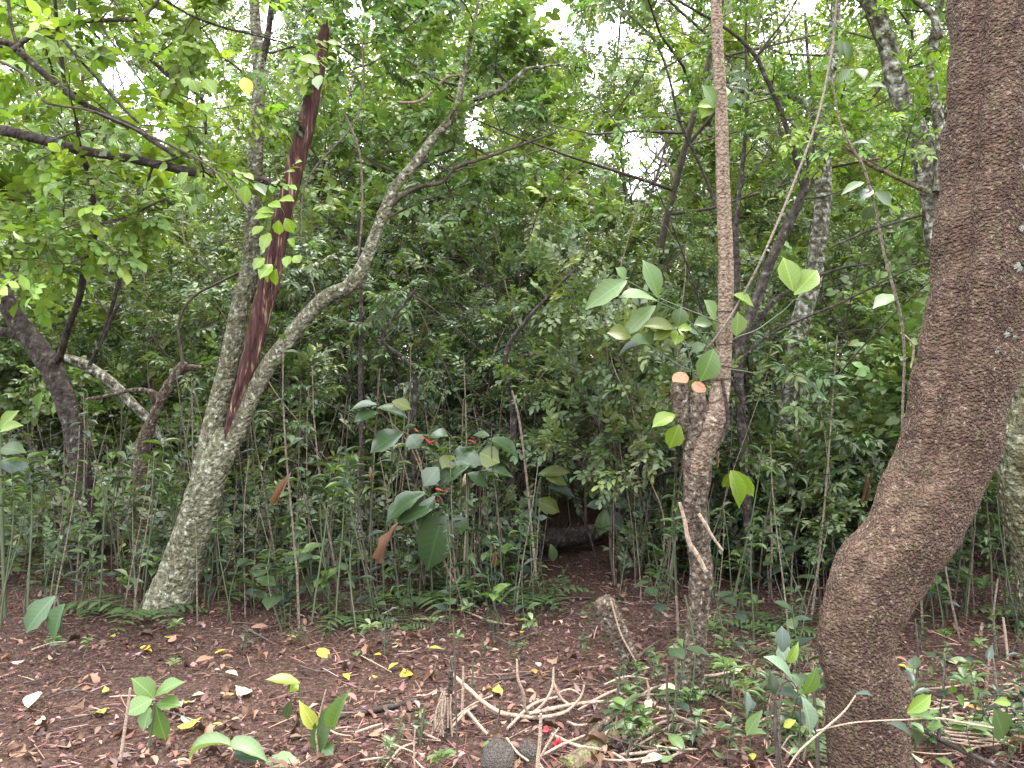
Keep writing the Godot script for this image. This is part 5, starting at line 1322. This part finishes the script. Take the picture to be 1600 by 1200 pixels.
func litter() -> void:
	# the leaves too small and many to count
	var cols := [lin(0.12, 0.062, 0.048), lin(0.075, 0.040, 0.034), lin(0.15, 0.088, 0.07), lin(0.05, 0.028, 0.025), lin(0.24, 0.155, 0.125), lin(0.10, 0.055, 0.045), lin(0.085, 0.045, 0.036), lin(0.14, 0.085, 0.068)]
	var protos := []
	for i in 3:
		var a := Acc.new()
		a.leaf(Transform3D.IDENTITY, 1.0, 0.5, 0.48, 0.5, rr(0.6, 1.6), 4, Color.WHITE, 1.3)
		protos.append(a.mesh(M.litter))
	var lay_in := Node3D.new()
	lay_in.name = "leaf_litter"
	add_child(lay_in)
	tag(lay_in, "brown dead leaf litter covering the forest floor", "leaf litter", "", "stuff")
	for v in 3:
		var xf := []; var cc := []
		for i in 4600:
			var d := 2.5 * pow(3.6, rng.randf())
			var p := Vector3(rr(-0.78, 0.78) * d, 0, -d)
			if rng.randf() > litter_density(p): continue
			p.y = gh(p.x, p.z) + rr(0.004, 0.022)
			var l := rr(0.02, 0.07)
			xf.append(lay(p, l, l, 0.5)); cc.append(tint(cols[rng.randi() % cols.size()], 0.3))
		foliage(lay_in, xf, cc, protos[v], "dead_leaves")
	# crumbs and bits of twig
	var a := Acc.new()
	a.tube(PackedVector3Array([Vector3(-0.5, 0, 0), Vector3(0, 0.03, 0.02), Vector3(0.5, 0, 0)]), PackedFloat32Array([0.035, 0.045, 0.03]), 4)
	var bits := a.mesh(M.litter)
	var xf := []; var cc := []
	for i in 4200:
		var d := 2.5 * pow(3.2, rng.randf())
		var p := Vector3(rr(-0.78, 0.78) * d, 0, -d)
		p.y = gh(p.x, p.z) + rr(0.002, 0.02)
		var l := rr(0.02, 0.16)
		xf.append(Transform3D(Basis.from_euler(Vector3(rr(-0.2, 0.2), rr(0, TAU), rr(-0.2, 0.2))).scaled_local(Vector3(l, rr(0.03, 0.09), rr(0.03, 0.09))), p)); cc.append(tint(cols[rng.randi() % cols.size()] * 1.1, 0.4))
	foliage(lay_in, xf, cc, bits, "twig_bits")
	# clods and crumbs of soil
	var cl := Acc.new()
	for j in 5:
		for i in 7:
			var la := lerpf(-PI / 2, PI / 2, j / 4.0); var lo := TAU * (i % 6) / 6.0
			var dv := Vector3(cos(la) * cos(lo), sin(la), cos(la) * sin(lo))
			cl.v.append(dv * (1.0 + 0.35 * bn.get_noise_3dv(dv * 1.7))); cl.n.append(dv); cl.uv.append(Vector2.ZERO); cl.c.append(Color.WHITE)
	for j in 4:
		for i in 6:
			var z := j * 7 + i
			cl.ix.append_array(PackedInt32Array([z, z + 1, z + 7, z + 1, z + 8, z + 7]))
	xf = []; cc = []
	for i in 6000:
		var d := 2.5 * pow(2.6, rng.randf())
		var p := Vector3(rr(-0.78, 0.78) * d, 0, -d)
		p.y = gh(p.x, p.z)
		var r := 0.004 + 0.011 * pow(rng.randf(), 3.0)
		xf.append(Transform3D(Basis.from_euler(Vector3(rr(0, 6), rr(0, 6), rr(0, 6))).scaled_local(Vector3(r, r * rr(0.6, 1.0), r * rr(0.7, 1.2))), p)); cc.append(tint(lin(0.115, 0.062, 0.052), 0.3))
	foliage(lay_in, xf, cc, cl.mesh(M.crumb), "soil_crumbs")
	# single leaves that can be picked out
	for i in 200:
		var px := rr(-20, 1620); var py := rr(985, 1215)
		var p := onground(px, py)
		if rng.randf() > litter_density(p) + 0.1: continue
		var l := rr(0.05, 0.105)
		var tone: String = ["brown", "tan", "umber", "brown", "umber", "pink"][rng.randi() % 6]
		var words := {"brown": "curled brown dead leaf lying on the soil", "tan": "dry tan dead leaf lying on the soil", "umber": "blackish damp dead leaf lying on the soil", "pink": "pinkish dry dead leaf lying on the soil"}
		var o := part(self, numbered("dead_leaf"), LM.dry[rng.randi() % 4], lay(p + Vector3(0, 0.02, 0), l, l * rr(0.45, 0.6), 0.45), M[tone])
		tag(o, words[tone] + " " + near_to(p), "leaf", tone + " dead leaves on the soil")
	# leaves stripped from the cut stems
	for i in 60:
		var px := rr(960, 1290) if i % 3 else rr(1420, 1620)
		var p := onground(px, rr(1030, 1205))
		var l := rr(0.05, 0.12)
		var tone: String = ["mid", "pale", "grey", "fresh", "cream"][rng.randi() % 5]
		var o := part(self, numbered("stripped_leaf"), LM.oval[rng.randi() % 4], lay(p + Vector3(0, rr(0.02, 0.06), 0), l, l * rr(0.35, 0.5), 0.5), M[tone])
		tag(o, {"mid": "mid-green", "pale": "pale green", "grey": "grey-green", "fresh": "fresh-green", "cream": "cream"}[tone] + " stripped leaf lying " + near_to(p), "leaf", tone + " stripped leaves")
	# the bright ones
	var o7 := Vector2(0, 800); var s7 := 0.3375
	var o8 := Vector2(530, 800)
	var brights := [[o7, 480, 962, 130, "lime"], [o7, 820, 1025, 100, "yellow"], [o7, 650, 650, 62, "yellow"], [o7, 1480, 655, 100, "lime"], [o7, 995, 680, 60, "yellow"], [o7, 860, 915, 60, "lime"], [o7, 1585, 775, 50, "yellow"], [o7, 1030, 1015, 45, "lime"], [o7, 840, 975, 110, "cream"], [o7, 130, 935, 140, "cream"], [o7, 1160, 862, 125, "cream"], [o7, 945, 870, 50, "cream"], [o7, 515, 600, 40, "lime"], [o7, 760, 600, 50, "lime"], [o7, 985, 700, 80, "tan"], [o7, 1085, 870, 40, "orange"], [o7, 1370, 605, 45, "lime"], [o7, 205, 975, 80, "cream"], [o7, 1045, 765, 70, "cream"], [o7, 490, 860, 60, "lime"], [o7, 1240, 555, 70, "pink"], [o7, 780, 625, 55, "pink"],
		[o8, 420, 655, 62, "lime"], [o8, 195, 685, 42, "yellow"], [o8, 320, 785, 105, "yellow"], [o8, 275, 725, 62, "lime"], [o8, 155, 782, 34, "yellow"], [o8, 20, 778, 50, "yellow"], [o8, 850, 575, 42, "yellow"], [o8, 910, 775, 55, "orange"], [o8, 735, 865, 95, "lime"], [o8, 355, 978, 85, "orange"], [o8, 1165, 458, 35, "tan"], [o8, 820, 512, 40, "orange"], [o8, 80, 672, 70, "fresh"], [o8, 925, 742, 50, "cream"], [o8, 1290, 400, 80, "tan"], [o8, 790, 595, 35, "pink"], [o8, 240, 650, 40, "cream"], [o8, 200, 1030, 80, "tan"], [o8, 690, 1090, 60, "fresh"],
		[Vector2(1160, 960), 1380, 592, 90, "orange"], [Vector2(1160, 960), 885, 320, 60, "yellow"], [Vector2(1160, 960), 1150, 285, 110, "cream"], [Vector2(1160, 960), 1280, 350, 90, "cream"], [Vector2(1160, 960), 60, 870, 70, "lime"], [Vector2(1160, 960), 1100, 860, 120, "fresh"]]
	var bw := {"lime": "lime-yellow fallen leaf lying on the soil", "yellow": "bright yellow fallen leaf lying on the soil", "cream": "cream withered leaf lying flat on soil", "orange": "orange-brown fallen leaf on the litter", "tan": "large dry tan leaf on the litter", "pink": "large pinkish dry leaf at the thicket edge", "fresh": "green leaf fallen on the litter"}
	for e in brights:
		var sc := 0.3375 if e[0] != Vector2(1160, 960) else 0.275
		var off: Vector2 = e[0]
		var p := onground(off.x + e[1] * sc, off.y + e[2] * sc)
		var l: float = e[3] * sc * -p.z / F * 1.1
		var xfm := lay(p + Vector3(0, 0.03, 0), l, l * rr(0.42, 0.58), 0.22)
		var lf := part(self, numbered("fallen_leaf"), LM.broad[rng.randi() % 4], xfm, M[e[4]])
		tag(lf, bw[e[4]] + " " + near_to(p), "leaf", e[4] + " fallen leaves")

func _ready() -> void:
	rng.seed = 20240611
	gn.seed = 4; gn.frequency = 0.01
	bn.seed = 11; bn.frequency = 1.0; bn.fractal_octaves = 4
	setup()
	make_materials()
	M.lichen_crust = bark([[0.0, lin(0.16, 0.165, 0.13)], [0.5, lin(0.28, 0.295, 0.245)], [1.0, lin(0.42, 0.44, 0.38)]], 0.05, Vector3(6, 6, 6), 0.5, 97)
	M.sheen = leaf_mat(lin(0.058, 0.105, 0.042), 0.27, 0.5, 0.6); M.sheen.albedo_texture = M.mid.albedo_texture
	M.sheen_pale = leaf_mat(lin(0.058, 0.105, 0.042), 0.25, 0.5, 0.6); M.sheen_pale.albedo_texture = M.mid.albedo_texture
	M.liana = bark([[0.0, lin(0.06, 0.045, 0.035)], [0.5, lin(0.14, 0.11, 0.085)], [1.0, lin(0.26, 0.21, 0.17)]], 0.03, Vector3(4, 2, 4), 0.5, 101)
	M.twin_bark = bark([[0.0, lin(0.040, 0.036, 0.024)], [0.35, lin(0.105, 0.096, 0.065)], [0.52, lin(0.16, 0.15, 0.108)], [0.66, lin(0.21, 0.205, 0.16)], [0.71, lin(0.38, 0.39, 0.34)], [1.0, lin(0.54, 0.55, 0.50)]], 0.03, Vector3(1.5, 1.1, 1.5), 2.0, 8, [[0.0, lin(0.50, 0.50, 0.38)], [0.45, lin(0.85, 0.84, 0.74)], [1.0, lin(1, 1, 1)]], 0.010)
	M.fork_bark = bark([[0.0, lin(0.045, 0.029, 0.021)], [0.34, lin(0.11, 0.074, 0.054)], [0.52, lin(0.17, 0.12, 0.088)], [0.70, lin(0.23, 0.165, 0.122)], [0.78, lin(0.33, 0.29, 0.235)], [1.0, lin(0.42, 0.40, 0.34)]], 0.03, Vector3(2.2, 2.0, 2.2), 1.4, 105)
	M.crumb = StandardMaterial3D.new(); M.crumb.vertex_color_use_as_albedo = true; M.crumb.roughness = 0.95
	M.big_pale = leaf_mat(lin(0.13, 0.22, 0.11), 0.4, 0.7, 0.5); M.big_pale.albedo_texture = M.mid.albedo_texture
	M.painted_glint = leaf_mat(lin(0.27, 0.37, 0.26), 0.25, 0.5, 0.6); M.painted_glint.albedo_texture = M.mid.albedo_texture  # pale leaf underside, with sky gloss painted into the albedo
	make_leaves()
	ground()
	twin_tree()
	dead_trunk()
	gnarled_tree()
	broken_snag()
	overhanging_tree()
	big_tree()
	lichen_tree()
	pale_tree()
	dark_forked_tree()
	buttress_tree()
	pruned_tree()
	thicket()
	arching_stems()
	undergrowth_mass()
	far_wood()
	vines()
	big_leaved_plant()
	thin_stems()
	low_plants()
	foreground_plants()
	floor_wood()
	litter()
